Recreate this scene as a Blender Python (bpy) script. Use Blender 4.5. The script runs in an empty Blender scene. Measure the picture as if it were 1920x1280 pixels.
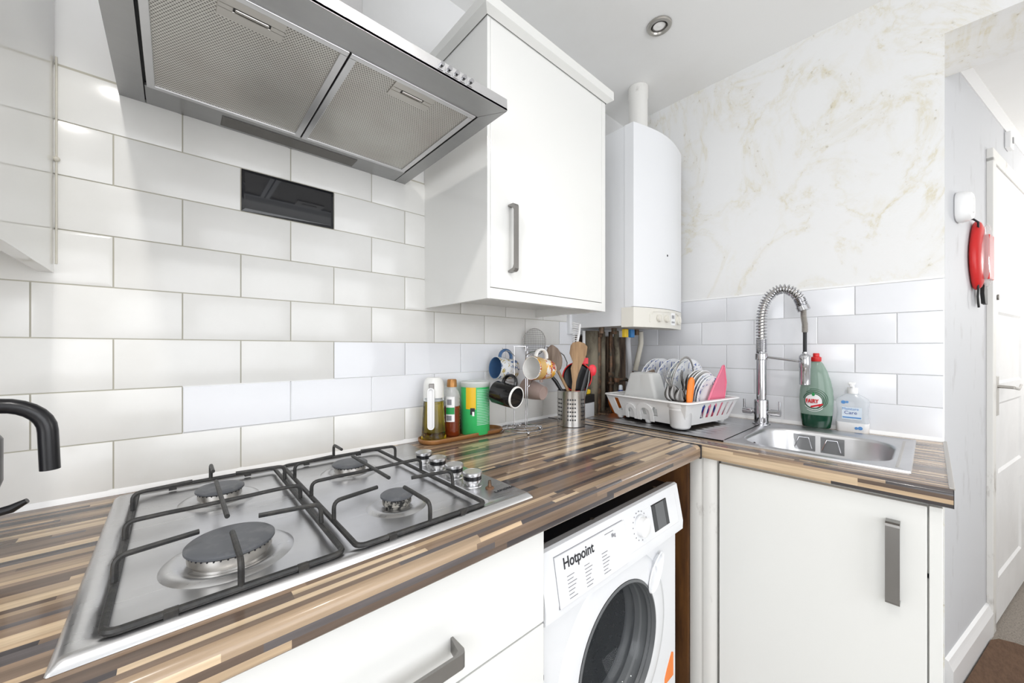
import bpy, bmesh, math, random
from mathutils import Vector, Matrix, Euler
random.seed(7)
PI = math.pi
S = bpy.context.scene
C = S.collection
def V(*a): return Vector(a)

# ------------------------------------------------------------ camera, world, big lights, exposure
cd = bpy.data.cameras.new('camera'); cam = bpy.data.objects.new('camera', cd); C.objects.link(cam)
cam.location = (0.1944, -1.0898, 1.2012)
cam.rotation_euler = (PI / 2, 0, -math.radians(41.920))
cd.sensor_width = 36.0; cd.lens = 705.02 / 1920 * 36; cd.shift_y = 14.71 / 1920
cd.clip_start = 0.02
S.camera = cam
S.view_settings.view_transform = 'Standard'; S.view_settings.look = 'None'
S.view_settings.gamma = 1.0; S.view_settings.use_curve_mapping = False
S.view_settings.exposure = 0.12
S.cycles.max_bounces = 10; S.cycles.diffuse_bounces = 5; S.cycles.glossy_bounces = 5
S.cycles.transmission_bounces = 8; S.cycles.transparent_max_bounces = 12
S.cycles.caustics_reflective = False; S.cycles.caustics_refractive = False
S.cycles.sample_clamp_indirect = 4.0
w = bpy.data.worlds.new('world'); S.world = w; w.use_nodes = True
w.node_tree.nodes['Background'].inputs[0].default_value = (0.93, 0.96, 1, 1)
w.node_tree.nodes['Background'].inputs[1].default_value = 1.0
def lamp(name, kind, loc, power, size=0.05, rot=(0, 0, 0), color=(1, 1, 1), sy=None, spot=None):
    l = bpy.data.lights.new(name, kind); l.energy = power; l.color = color
    if kind == 'AREA':
        l.size = size
        if sy: l.shape = 'RECTANGLE'; l.size_y = sy
    else: l.shadow_soft_size = size
    if spot: l.spot_size = spot; l.spot_blend = 0.6
    o = bpy.data.objects.new(name, l); o.location = loc; o.rotation_euler = rot; C.objects.link(o)
    return o
# big soft fill from behind the camera, set in an assumed window
lamp('window_fill', 'AREA', (0.75, -2.93, 1.45), 24, 1.9, (PI / 2, 0, 0), (0.95, 0.97, 1.0), 1.5)
# fill added for surfaces facing left, set in an invented side window
lamp('side_fill', 'AREA', (-1.26, -1.75, 1.45), 22, 1.5, (PI / 2, 0, -PI / 2), (0.95, 0.97, 1.0), 1.3)
# recessed ceiling lamps of the kitchen (only one of them is in the frame)
DOWN = [(0.03, -1.0), (0.70, -1.45), (1.5177, -0.4242)]
lamp('downlight_lamp', 'SPOT', (0.03, -1.0, 2.375), 25, 0.03, (0, 0, 0), (1, 0.97, 0.93), spot=2.7)
lamp('downlight_lamp', 'SPOT', (0.70, -1.45, 2.375), 12, 0.04, (0, 0, 0), (1, 0.97, 0.93), spot=2.7)
# the hall's lamp, out of the frame to the right
lamp('hall_lamp', 'POINT', (3.9, -2.35, 1.70), 27, 0.12, (0, 0, 0), (1, 0.98, 0.95))

# ------------------------------------------------------------ materials
M = {}
def mat(name, col, rough=0.5, metal=0.0, spec=0.5, trans=0.0, ior=1.45, coat=0.0, emit=None, es=1.0, alpha=1.0, aniso=0):
    m = bpy.data.materials.new(name); m.use_nodes = True
    b = m.node_tree.nodes['Principled BSDF']
    b.inputs['Base Color'].default_value = (*col, 1); b.inputs['Roughness'].default_value = rough
    b.inputs['Metallic'].default_value = metal; b.inputs['Specular IOR Level'].default_value = spec
    b.inputs['Transmission Weight'].default_value = trans; b.inputs['IOR'].default_value = ior
    b.inputs['Coat Weight'].default_value = coat; b.inputs['Alpha'].default_value = alpha
    if aniso: b.inputs['Anisotropic'].default_value = aniso
    if emit: b.inputs['Emission Color'].default_value = (*emit, 1); b.inputs['Emission Strength'].default_value = es
    M[name] = m
    return m
def nd(m, t, **k):
    n = m.node_tree.nodes.new(t)
    for a, b in k.items(): setattr(n, a, b)
    return n
def lk(m, a, b): m.node_tree.links.new(a, b)
def bsdf(m): return m.node_tree.nodes['Principled BSDF']
def mth(m, op, a, b=None, c=None):
    n = nd(m, 'ShaderNodeMath', operation=op)
    for i, x in enumerate((a, b, c)):
        if x is None: continue
        if isinstance(x, (int, float)): n.inputs[i].default_value = x
        else: lk(m, x, n.inputs[i])
    return n.outputs[0]
def coords(m, scale=(1, 1, 1), rot=(0, 0, 0)):
    t = nd(m, 'ShaderNodeTexCoord'); mp = nd(m, 'ShaderNodeMapping')
    mp.inputs['Scale'].default_value = scale; mp.inputs['Rotation'].default_value = rot
    lk(m, t.outputs['Object'], mp.inputs[0]); return mp.outputs[0]
def noise(m, vec, scale, detail=4, rough=0.55, dist=0.0):
    n = nd(m, 'ShaderNodeTexNoise'); n.inputs['Scale'].default_value = scale; n.inputs['Detail'].default_value = detail
    n.inputs['Roughness'].default_value = rough; n.inputs['Distortion'].default_value = dist
    lk(m, vec, n.inputs['Vector']); return n.outputs[0]
def ramp(m, fac, stops, interp='LINEAR'):
    r = nd(m, 'ShaderNodeValToRGB'); r.color_ramp.interpolation = interp
    e = r.color_ramp.elements
    while len(e) < len(stops): e.new(0.5)
    for x, (p, c) in zip(e, stops):
        x.position = p; x.color = (*c, 1) if len(c) == 3 else c
    lk(m, fac, r.inputs[0]); return r.outputs[0]
def mix(m, fac, a, b, bt='MIX'):
    n = nd(m, 'ShaderNodeMix', data_type='RGBA', blend_type=bt)
    for i, x in ((0, fac), (6, a), (7, b)):
        if isinstance(x, (int, float)): n.inputs[i].default_value = x
        elif isinstance(x, tuple): n.inputs[i].default_value = (*x, 1)
        else: lk(m, x, n.inputs[i])
    return n.outputs[2]
def bump(m, h, strength=0.2, dist=0.002):
    b = nd(m, 'ShaderNodeBump'); b.inputs['Strength'].default_value = strength; b.inputs['Distance'].default_value = dist
    lk(m, h, b.inputs['Height']); lk(m, b.outputs[0], bsdf(m).inputs['Normal'])

mat('white_gloss', (0.78, 0.78, 0.76), 0.10, coat=0.3)
mat('white_satin', (0.77, 0.77, 0.745), 0.28)
mat('cream', (0.74, 0.72, 0.66), 0.4)
mat('old_white', (0.74, 0.72, 0.66), 0.45)
mat('white_enamel', (0.78, 0.79, 0.81), 0.22)
mat('white_plastic', (0.86, 0.86, 0.86), 0.3)
mat('grey_plastic', (0.35, 0.35, 0.36), 0.4)
mat('black_plastic', (0.012, 0.012, 0.014), 0.28)
mat('black_matt', (0.012, 0.012, 0.012), 0.55)
mat('rubber', (0.02, 0.02, 0.022), 0.6)
mat('chrome', (0.52, 0.52, 0.54), 0.08, 1.0)
mat('nickel', (0.50, 0.48, 0.45), 0.30, 1.0)
mat('dark_nickel', (0.20, 0.19, 0.18), 0.35, 1.0)
mat('copper', (0.35, 0.17, 0.10), 0.4, 1.0)
mat('red_plastic', (0.62, 0.02, 0.02), 0.3)
mat('red_bright', (0.75, 0.03, 0.05), 0.35)
mat('orange_plastic', (0.90, 0.22, 0.02), 0.35)
mat('pink_plastic', (0.80, 0.20, 0.30), 0.35, trans=0.0)
mat('blue_plastic', (0.02, 0.06, 0.30), 0.3)
mat('sky_plastic', (0.03, 0.20, 0.50), 0.35)
mat('yellow_plastic', (0.80, 0.55, 0.03), 0.4)
mat('green_plastic', (0.02, 0.30, 0.08), 0.4)
mat('ink', (0.02, 0.02, 0.025), 0.5)
mat('ink_grey', (0.25, 0.25, 0.27), 0.5)
mat('ink_red', (0.60, 0.01, 0.02), 0.4)
mat('ink_green', (0.004, 0.07, 0.025), 0.4)
mat('ink_blue', (0.10, 0.28, 0.60), 0.4)
mat('label_white', (0.88, 0.88, 0.88), 0.4)
mat('label_pale', (0.72, 0.80, 0.88), 0.4)
mat('gold_cap', (0.42, 0.20, 0.06), 0.3, 0.4)
mat('oil', (0.86, 0.66, 0.08), 0.02, trans=1.0, ior=1.40)
mat('honey', (0.34, 0.06, 0.015), 0.05, trans=0.55, ior=1.45)
mat('glass', (0.97, 0.99, 0.98), 0.02, trans=1.0, ior=1.35)
mat('clear_plastic', (0.80, 0.78, 0.78), 0.10, alpha=0.35)
mat('milky_plastic', (0.80, 0.81, 0.80), 0.30, alpha=0.62)
mat('fairy_body', (0.30, 0.43, 0.35), 0.08, alpha=0.62)
mat('fairy_liquid', (0.004, 0.05, 0.025), 0.12, coat=0.2)
mat('soap_body', (0.80, 0.84, 0.88), 0.08, alpha=0.35)
mat('dark_glass', (0.02, 0.022, 0.026), 0.04, spec=0.7)
mat('bowl_glass', (0.10, 0.11, 0.12), 0.03, alpha=0.30)
mat('lid_pane', (0.75, 0.78, 0.78), 0.03, alpha=0.22)
mat('smoked_lens', (0.10, 0.095, 0.085), 0.25)
mat('black_tile', (0.008, 0.009, 0.012), 0.06, coat=0.3)
mat('grout', (0.50, 0.48, 0.41), 0.9)
mat('grout_white', (0.78, 0.78, 0.77), 0.8)
mat('sealant', (0.86, 0.86, 0.86), 0.4)
mat('sealant_old', (0.66, 0.63, 0.55), 0.6)
mat('mug_blue', (0.07, 0.15, 0.30), 0.15); mat('mug_white', (0.85, 0.84, 0.82), 0.15)
mat('mug_black', (0.008, 0.008, 0.009), 0.08, coat=0.3); mat('mug_pink', (0.42, 0.32, 0.29), 0.3)
mat('tan', (0.62, 0.40, 0.14), 0.3)
mat('drum', (0.10, 0.10, 0.11), 0.22, 0.9)
mat('gasket', (0.12, 0.125, 0.13), 0.35)
mat('carcass_brown', (0.10, 0.045, 0.02), 0.6)
mat('grey_wall', (0.58, 0.59, 0.61), 0.7)
mat('trim_white', (0.80, 0.80, 0.80), 0.35)
mat('lamp_glow', (0.8, 0.8, 0.8), 0.2, emit=(1, 0.95, 0.88), es=0.12)

def grime(name, base, dirt, scale, lo, hi, rough=0.5, bumpy=0.0, stretch=(1, 1, 1), metal=0.0, detail=6):
    m = mat(name, base, rough, metal); v = coords(m, stretch)
    n = noise(m, v, scale, detail, 0.62)
    f = ramp(m, n, [(lo, (0, 0, 0)), (hi, (1, 1, 1))])
    lk(m, mix(m, f, base, dirt), bsdf(m).inputs['Base Color'])
    if bumpy: bump(m, n, bumpy, 0.003)
    return m
grime('tile_old', (0.79, 0.785, 0.765), (0.74, 0.735, 0.71), 3, 0.40, 0.65, 0.17)
grime('tile_new', (0.82, 0.83, 0.86), (0.79, 0.80, 0.83), 3, 0.40, 0.65, 0.17)
grime('ceiling_paint', (0.88, 0.88, 0.87), (0.83, 0.82, 0.80), 1.2, 0.45, 0.75, 0.8, 0.1)
grime('post_paint', (0.76, 0.75, 0.72), (0.30, 0.27, 0.24), 9, 0.60, 0.74, 0.4, 0.1, (1, 1, 0.5))
grime('scuffed_grey', (0.60, 0.61, 0.63), (0.48, 0.48, 0.49), 14, 0.58, 0.74, 0.65, 0.1, (1, 1, 0.35))
grime('pipe_lagging', (0.26, 0.23, 0.17), (0.05, 0.04, 0.03), 14, 0.40, 0.65, 0.85, 0.4, (1, 1, 0.4))
grime('old_wood', (0.17, 0.12, 0.08), (0.04, 0.025, 0.02), 12, 0.38, 0.62, 0.8, 0.4, (3, 3, 0.4))
grime('brown_panel', (0.16, 0.065, 0.015), (0.05, 0.02, 0.008), 7, 0.35, 0.7, 0.55, 0.1, (4, 4, 0.6))
grime('old_copper', (0.22, 0.12, 0.07), (0.05, 0.06, 0.05), 30, 0.4, 0.65, 0.5, 0.2, metal=0.5)
grime('door_paint', (0.80, 0.80, 0.80), (0.76, 0.76, 0.76), 5, 0.45, 0.6, 0.35)
grime('iron', (0.018, 0.018, 0.018), (0.045, 0.042, 0.038), 60, 0.45, 0.7, 0.45, 0.3)
mat('steel_knob', (0.66, 0.66, 0.67), 0.30, 1.0)
grime('burner_cap', (0.095, 0.10, 0.11), (0.16, 0.16, 0.165), 40, 0.5, 0.75, 0.45, 0.1)
grime('burnt', (0.40, 0.38, 0.34), (0.01, 0.01, 0.01), 90, 0.45, 0.56, 0.5)
grime('rug', (0.13, 0.075, 0.045), (0.09, 0.05, 0.03), 30, 0.4, 0.65, 0.95, 0.9, (1, 3, 1))
grime('carpet', (0.33, 0.29, 0.25), (0.18, 0.16, 0.14), 220, 0.35, 0.65, 0.95, 0.9)
grime('floor_vinyl', (0.60, 0.58, 0.55), (0.48, 0.46, 0.43), 9, 0.4, 0.6, 0.6)
grime('utensil_wood', (0.46, 0.29, 0.15), (0.24, 0.14, 0.07), 12, 0.35, 0.7, 0.55, 0.1, (6, 6, 0.6))
grime('utensil_grey_wood', (0.30, 0.23, 0.18), (0.16, 0.11, 0.08), 12, 0.35, 0.7, 0.6, 0.1, (6, 6, 0.6))
grime('tray_wood', (0.36, 0.17, 0.06), (0.19, 0.08, 0.025), 10, 0.35, 0.7, 0.35, 0.05, (0.6, 6, 3))

def brushed(name, col, rough, ax, s=260, amt=0.16):
    m = mat(name, col, rough, 1.0)
    sc = [s, s, s]; sc[ax] = 3
    n = noise(m, coords(m, tuple(sc)), 1.0, 3)
    lk(m, mth(m, 'ADD', mth(m, 'MULTIPLY', n, amt), rough - amt * 0.5), bsdf(m).inputs['Roughness'])
    big = noise(m, coords(m), 5, 4)
    lk(m, mix(m, ramp(m, big, [(0.35, (0, 0, 0)), (0.7, (1, 1, 1))]), col, tuple(c * 0.86 for c in col)), bsdf(m).inputs['Base Color'])
    return m
brushed('steel_hob', (0.66, 0.66, 0.67), 0.30, 0)
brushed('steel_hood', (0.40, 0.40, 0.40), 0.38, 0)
brushed('steel_lip', (0.68, 0.68, 0.69), 0.33, 0)
brushed('steel_sink', (0.66, 0.66, 0.67), 0.33, 1, 140, 0.08)
brushed('steel_pot', (0.60, 0.59, 0.57), 0.25, 2, 200)
brushed('bar_steel', (0.30, 0.29, 0.28), 0.36, 2, 300)
brushed('bar_steel_x', (0.30, 0.29, 0.28), 0.36, 0, 300)
mat('cutlery', (0.13, 0.125, 0.12), 0.25, 1.0)

def worktop_mat(name, along, sign):
    """laminate of butcher-block strips that runs along one axis and wraps over the rounded nose"""
    m = mat(name, (0.4, 0.3, 0.2), 0.2, coat=0.15)
    tc = nd(m, 'ShaderNodeTexCoord'); sp = nd(m, 'ShaderNodeSeparateXYZ'); lk(m, tc.outputs['Object'], sp.inputs[0])
    L = sp.outputs[0] if along == 0 else sp.outputs[1]; W = sp.outputs[1] if along == 0 else sp.outputs[0]
    v = mth(m, 'ADD', W, mth(m, 'SUBTRACT', sp.outputs[2], 0.912))
    def layer(wid, length, seed):
        rowf = mth(m, 'MULTIPLY', mth(m, 'ADD', v, 10), 1 / wid); row = mth(m, 'FLOOR', rowf)
        wn = nd(m, 'ShaderNodeTexWhiteNoise', noise_dimensions='1D'); lk(m, mth(m, 'ADD', row, seed * 7.3), wn.inputs['W'])
        u = mth(m, 'ADD', mth(m, 'MULTIPLY', L, 1 / length), mth(m, 'MULTIPLY', wn.outputs['Value'], 37.0))
        cell = mth(m, 'FLOOR', u)
        w2 = nd(m, 'ShaderNodeTexWhiteNoise', noise_dimensions='2D')
        cb = nd(m, 'ShaderNodeCombineXYZ'); lk(m, row, cb.inputs[0]); lk(m, cell, cb.inputs[1]); lk(m, cb.outputs[0], w2.inputs['Vector'])
        return w2.outputs['Value']
    a = layer(0.0092, 0.31, 0.0); b = layer(0.0184, 0.40, 0.31); pick = layer(0.0184, 0.40, 0.31)
    pk = nd(m, 'ShaderNodeTexWhiteNoise', noise_dimensions='1D'); lk(m, mth(m, 'MULTIPLY', pick, 917.3), pk.inputs['W']); pick = pk.outputs['Value']
    val = nd(m, 'ShaderNodeMix', data_type='FLOAT')
    lk(m, mth(m, 'GREATER_THAN', pick, 0.62), val.inputs[0]); lk(m, a, val.inputs[2]); lk(m, b, val.inputs[3])
    col = ramp(m, val.outputs[0], [(0, (0.060, 0.052, 0.054)), (0.11, (0.135, 0.095, 0.072)), (0.26, (0.205, 0.145, 0.105)), (0.40, (0.285, 0.200, 0.140)),
                                   (0.54, (0.39, 0.285, 0.190)), (0.69, (0.54, 0.395, 0.255)), (0.86, (0.12, 0.105, 0.105)), (0.93, (0.63, 0.48, 0.32))], 'CONSTANT')
    sc = (5, 90, 90) if along == 0 else (90, 5, 90)
    g = noise(m, coords(m, sc), 1.0, 5, 0.6)
    col = mix(m, 0.55, col, ramp(m, g, [(0.30, (0.45, 0.45, 0.45)), (0.72, (1.15, 1.15, 1.15))]), 'MULTIPLY')
    lk(m, col, bsdf(m).inputs['Base Color'])
    return m
worktop_mat('strip_x', 0, 1); worktop_mat('strip_y', 1, 1)

def mesh_filter():
    m = mat('filter_mesh', (0.42, 0.41, 0.38), 0.42, 0.85)
    v = coords(m, (210, 210, 210), (0, 0, 0)); sp = nd(m, 'ShaderNodeSeparateXYZ'); lk(m, v, sp.inputs[0])
    rx = mth(m, 'MULTIPLY', sp.outputs[0], 1.0); ry = mth(m, 'MULTIPLY', sp.outputs[1], 1.15)
    row = mth(m, 'FLOOR', ry); off = mth(m, 'MULTIPLY', mth(m, 'MODULO', mth(m, 'ABSOLUTE', row), 2), 0.5)
    fx = mth(m, 'SUBTRACT', mth(m, 'FRACT', mth(m, 'ADD', rx, off)), 0.5); fy = mth(m, 'SUBTRACT', mth(m, 'FRACT', ry), 0.5)
    d = mth(m, 'SQRT', mth(m, 'ADD', mth(m, 'MULTIPLY', fx, fx), mth(m, 'MULTIPLY', fy, fy)))
    h = ramp(m, d, [(0.22, (0, 0, 0)), (0.36, (1, 1, 1))])
    gr = noise(m, coords(m), 6, 4)
    base = mix(m, ramp(m, gr, [(0.4, (0, 0, 0)), (0.7, (1, 1, 1))]), (0.66, 0.65, 0.61), (0.58, 0.55, 0.51))
    lk(m, mix(m, h, (0.16, 0.15, 0.14), base), bsdf(m).inputs['Base Color'])
    bump(m, h, 0.5, 0.001)
mesh_filter()

def stained_plaster():
    m = mat('stained_plaster', (0.80, 0.80, 0.79), 0.8)
    v = coords(m, (1, 1, 0.75))
    n1 = noise(m, v, 2.6, 8, 0.62, 1.4); n2 = noise(m, v, 7.5, 8, 0.65, 1.0); n3 = noise(m, v, 75, 4, 0.6)
    ring = mth(m, 'ABSOLUTE', mth(m, 'SUBTRACT', n1, 0.52))
    f1 = ramp(m, ring, [(0.0, (1, 1, 1)), (0.022, (0.35, 0.35, 0.35)), (0.06, (0, 0, 0))])
    f2 = ramp(m, n2, [(0.50, (0, 0, 0)), (0.66, (1, 1, 1))])
    f3 = ramp(m, n1, [(0.54, (0, 0, 0)), (0.68, (1, 1, 1))])
    f4 = ramp(m, n3, [(0.62, (0, 0, 0)), (0.70, (1, 1, 1))])
    c = mix(m, mth(m, 'MULTIPLY', f3, mth(m, 'MULTIPLY', f2, 0.75)), (0.80, 0.80, 0.795), (0.745, 0.715, 0.625))
    c = mix(m, mth(m, 'MULTIPLY', f1, mth(m, 'MULTIPLY', mth(m, 'ADD', f2, 0.35), 0.8)), c, (0.69, 0.645, 0.515))
    c = mix(m, mth(m, 'MULTIPLY', f4, mth(m, 'MULTIPLY', f1, 0.7)), c, (0.45, 0.40, 0.30))
    lk(m, c, bsdf(m).inputs['Base Color'])
    bump(m, mth(m, 'ADD', n2, mth(m, 'MULTIPLY', n3, 0.25)), 0.35, 0.004)
stained_plaster()

def dots(name, base, c1, scale, lo, hi, c2=None):
    m = mat(name, base, 0.15); v = coords(m)
    n = noise(m, v, scale, 5, 0.6, 0.8); f = ramp(m, n, [(lo, (0, 0, 0)), (hi, (1, 1, 1))])
    col = mix(m, f, base, c1)
    if c2:
        n2 = noise(m, coords(m, (1.3, 1.3, 1.3), (1, 2, 3)), scale * 0.8, 5, 0.6, 0.8)
        col = mix(m, ramp(m, n2, [(lo, (0, 0, 0)), (hi, (1, 1, 1))]), col, c2)
    lk(m, col, bsdf(m).inputs['Base Color'])
dots('plate_rim', (0.83, 0.84, 0.86), (0.10, 0.16, 0.42), 55, 0.56, 0.60)
dots('mug_scene', (0.80, 0.78, 0.74), (0.45, 0.06, 0.03), 45, 0.50, 0.54, (0.85, 0.45, 0.05))
dots('mug_flowers', (0.80, 0.82, 0.84), (0.08, 0.16, 0.36), 50, 0.54, 0.58, (0.5, 0.40, 0.15))
mat('plate_white', (0.84, 0.85, 0.86), 0.12); mat('plate_grey', (0.50, 0.49, 0.47), 0.2); mat('plate_green', (0.62, 0.68, 0.64), 0.15)

# ------------------------------------------------------------ mesh helpers
class MB:
    def __init__(s, bev=0.0, seg=2): s.bm = bmesh.new(); s.T = Matrix.Identity(4); s.bev = bev; s.seg = seg; s.mi = 0; s.mats = None
    def _v(s, p): return s.bm.verts.new(s.T @ Vector(p))
    def face(s, vs):
        try: f = s.bm.faces.new(vs); f.material_index = s.mi; return f
        except ValueError: return None
    def poly(s, pts): return s.face([s._v(p) for p in pts])
    def box(s, x0, x1, y0, y1, z0, z1, bev=None):
        x0, x1 = sorted((x0, x1)); y0, y1 = sorted((y0, y1)); z0, z1 = sorted((z0, z1))
        v = [s._v(p) for p in [(x0, y0, z0), (x1, y0, z0), (x1, y1, z0), (x0, y1, z0), (x0, y0, z1), (x1, y0, z1), (x1, y1, z1), (x0, y1, z1)]]
        fs = [s.face([v[i] for i in q]) for q in ((3, 2, 1, 0), (4, 5, 6, 7), (0, 1, 5, 4), (1, 2, 6, 5), (2, 3, 7, 6), (3, 0, 4, 7))]
        b = s.bev if bev is None else bev
        if b:
            es = list({e for f in fs for e in f.edges})
            r = bmesh.ops.bevel(s.bm, geom=es, offset=b, segments=s.seg, affect='EDGES', profile=0.5)
            for f in r['faces']: f.material_index = s.mi
        return s
    def rings(s, rings, cap0=True, cap1=True, closed=True, loop=False):
        vr = [[s._v(p) for p in r] for r in rings]
        pairs = list(zip(vr[:-1], vr[1:])) + ([(vr[-1], vr[0])] if loop else [])
        for a, b in pairs:
            n = len(a)
            for i in range(n if closed else n - 1):
                j = (i + 1) % n; s.face([a[i], a[j], b[j], b[i]])
        if cap0 and not loop: s.face(list(reversed(vr[0])))
        if cap1 and not loop: s.face(vr[-1])
        return s
    def lathe(s, prof, c=(0, 0, 0), n=32, cap0=True, cap1=True, sx=1.0, sy=1.0):
        """prof: (radius, z) pairs from bottom to top, around the z axis"""
        return s.rings([[(c[0] + max(r, 1e-4) * sx * math.cos(2 * PI * k / n), c[1] + max(r, 1e-4) * sy * math.sin(2 * PI * k / n), c[2] + z) for k in range(n)] for r, z in prof], cap0, cap1)
    def cyl(s, c, r, h, n=24): return s.lathe([(r, 0), (r, h)], c, n)
    def prism(s, pts, a0, a1, ax=2):
        """extrude a 2D outline from a0 to a1 along an axis"""
        def P(p, a):
            return {0: (a, p[0], p[1]), 1: (p[0], a, p[1]), 2: (p[0], p[1], a)}[ax]
        return s.rings([[P(p, a0) for p in pts], [P(p, a1) for p in pts]])
    def tube(s, pts, r, n=10, closed=False, cap=True, sq=1.0):
        pts = [Vector(p) for p in pts]; m = len(pts); rs = r if isinstance(r, (list, tuple)) else [r] * m
        tans = []
        for i in range(m):
            a = pts[(i - 1) % m] if (closed or i > 0) else pts[0]; b = pts[(i + 1) % m] if (closed or i < m - 1) else pts[-1]
            t = b - a; tans.append(t.normalized() if t.length > 1e-9 else Vector((0, 0, 1)))
        up = Vector((0, 0, 1)) if abs(tans[0].z) < 0.9 else Vector((1, 0, 0))
        nn = (up - tans[0] * up.dot(tans[0])).normalized(); out = []
        for i in range(m):
            nn = nn - tans[i] * nn.dot(tans[i])
            nn = nn.normalized() if nn.length > 1e-6 else tans[i].orthogonal().normalized()
            bb = tans[i].cross(nn)
            out.append([pts[i] + (nn * math.cos(2 * PI * k / n) + bb * math.sin(2 * PI * k / n) * sq) * rs[i] for k in range(n)])
        return s.rings(out, cap and not closed, cap and not closed, True, closed)
    def ball(s, c, r, n=14, sz=1.0):
        k = 8; return s.lathe([(r * math.sin(PI * (i + .02) / (k + .04)), -r * sz * math.cos(PI * (i + .02) / (k + .04))) for i in range(k + 1)], c, n)
    def obj(s, name, m, parent=None, smooth=False, kind=None, sub=0):
        bmesh.ops.remove_doubles(s.bm, verts=s.bm.verts, dist=1e-6)
        bmesh.ops.recalc_face_normals(s.bm, faces=s.bm.faces)
        me = bpy.data.meshes.new(name)
        if parent is not None:
            s.bm.transform(WM[parent].inverted())
        s.bm.to_mesh(me); s.bm.free()
        for x in (m if isinstance(m, (list, tuple)) else [m]): me.materials.append(M[x])
        if smooth:
            for p in me.polygons: p.use_smooth = True
            me.set_sharp_from_angle(angle=math.radians(38 if smooth is True else smooth))
        o = bpy.data.objects.new(name, me); C.objects.link(o)
        if parent is not None: o.parent = parent
        WM[o] = WM[parent] if parent is not None else Matrix.Identity(4)
        if kind: o['kind'] = kind
        return o
WM = {}
def tag(o, label, cat, group=None):
    o['label'] = label; o['category'] = cat
    if group: o['group'] = group
    return o
def thing(name, label, cat, loc=(0, 0, 0), rot=(0, 0, 0), group=None):
    o = bpy.data.objects.new(name, None); C.objects.link(o); o.empty_display_size = 0.05
    o.location = loc; o.rotation_euler = rot
    WM[o] = Matrix.Translation(Vector(loc)) @ Euler(rot).to_matrix().to_4x4()
    return tag(o, label, cat, group)
def local(root, bev=0.0, seg=2):
    """a builder whose coordinates are the root's own"""
    b = MB(bev, seg); b.T = WM[root].copy(); return b
def base(o):   # a one-mesh thing: move the origin to its base
    me = o.data; n = len(me.vertices); c = Vector((sum(v.co.x for v in me.vertices) / n, sum(v.co.y for v in me.vertices) / n, min(v.co.z for v in me.vertices)))
    me.transform(Matrix.Translation(-c)); o.location = c; return o
def arc(cx, cy, r, a0, a1, n=8): return [(cx + r * math.cos(math.radians(a0 + (a1 - a0) * i / n)), cy + r * math.sin(math.radians(a0 + (a1 - a0) * i / n))) for i in range(n + 1)]
def rrect(x0, x1, y0, y1, r, n=6):
    return arc(x1 - r, y1 - r, r, 0, 90, n) + arc(x0 + r, y1 - r, r, 90, 180, n) + arc(x0 + r, y0 + r, r, 180, 270, n) + arc(x1 - r, y0 + r, r, 270, 360, n)
def text(name, s, size, origin, xdir, ydir, m, parent, ext=0.0003, align='LEFT', sx=1.0, bold=0.0):
    cu = bpy.data.curves.new('t', 'FONT'); cu.body = s; cu.size = size; cu.extrude = ext; cu.align_x = align; cu.offset = bold
    o = bpy.data.objects.new('t', cu); C.objects.link(o)
    me = bpy.data.meshes.new_from_object(o.evaluated_get(bpy.context.evaluated_depsgraph_get()))
    C.objects.unlink(o); bpy.data.objects.remove(o)
    X = Vector(xdir).normalized(); Z = X.cross(Vector(ydir)).normalized(); Y = Z.cross(X)
    A = Matrix((X * sx, Y, Z)).transposed().to_4x4(); A.translation = Vector(origin)
    me.transform(WM[parent].inverted() @ A if parent is not None else A)
    me.name = name; me.materials.clear(); me.materials.append(M[m])
    t = bpy.data.objects.new(name, me); C.objects.link(t)
    if parent is not None: t.parent = parent; WM[t] = WM[parent]
    return t
WT = 0.912      # worktop height
FL = -0.058     # floor
CE = 2.388      # ceiling height
XR = 1.985      # sink wall

# ============================================================ THE SETTING
HWT = 0.10376; RH = 0.102; ZL = 1.2222
def tile_geo(b, a0, a1, z0, z1, old, put, rnd):
    """one metro tile; put(a, depth, z) -> point"""
    g = 0.0012 if old else 0.0009; a0 += g; a1 -= g; z0 += g; z1 -= g
    if a1 - a0 < 0.006 or z1 - z0 < 0.006: return
    bv = 0.007 if old else 0.0015; d0 = 0.0042 if old else 0.0055; d1 = 0.0065
    bv = min(bv, (a1 - a0) * .3, (z1 - z0) * .3)
    t = [rnd.uniform(-1, 1) * 0.00045 for _ in range(3)]
    def D(a, z): return d1 + t[0] + t[1] * (a - a0) / (a1 - a0) + t[2] * (z - z0) / (z1 - z0)
    r0 = [put(a, 0.0, z) for a, z in ((a0, z0), (a1, z0), (a1, z1), (a0, z1))]
    r1 = [put(a, d0, z) for a, z in ((a0, z0), (a1, z0), (a1, z1), (a0, z1))]
    r2 = [put(a, D(a, z), z) for a, z in ((a0 + bv, z0 + bv), (a1 - bv, z0 + bv), (a1 - bv, z1 - bv), (a0 + bv, z1 - bv))]
    b.rings([r0, r1, r2], False, True)
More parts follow.
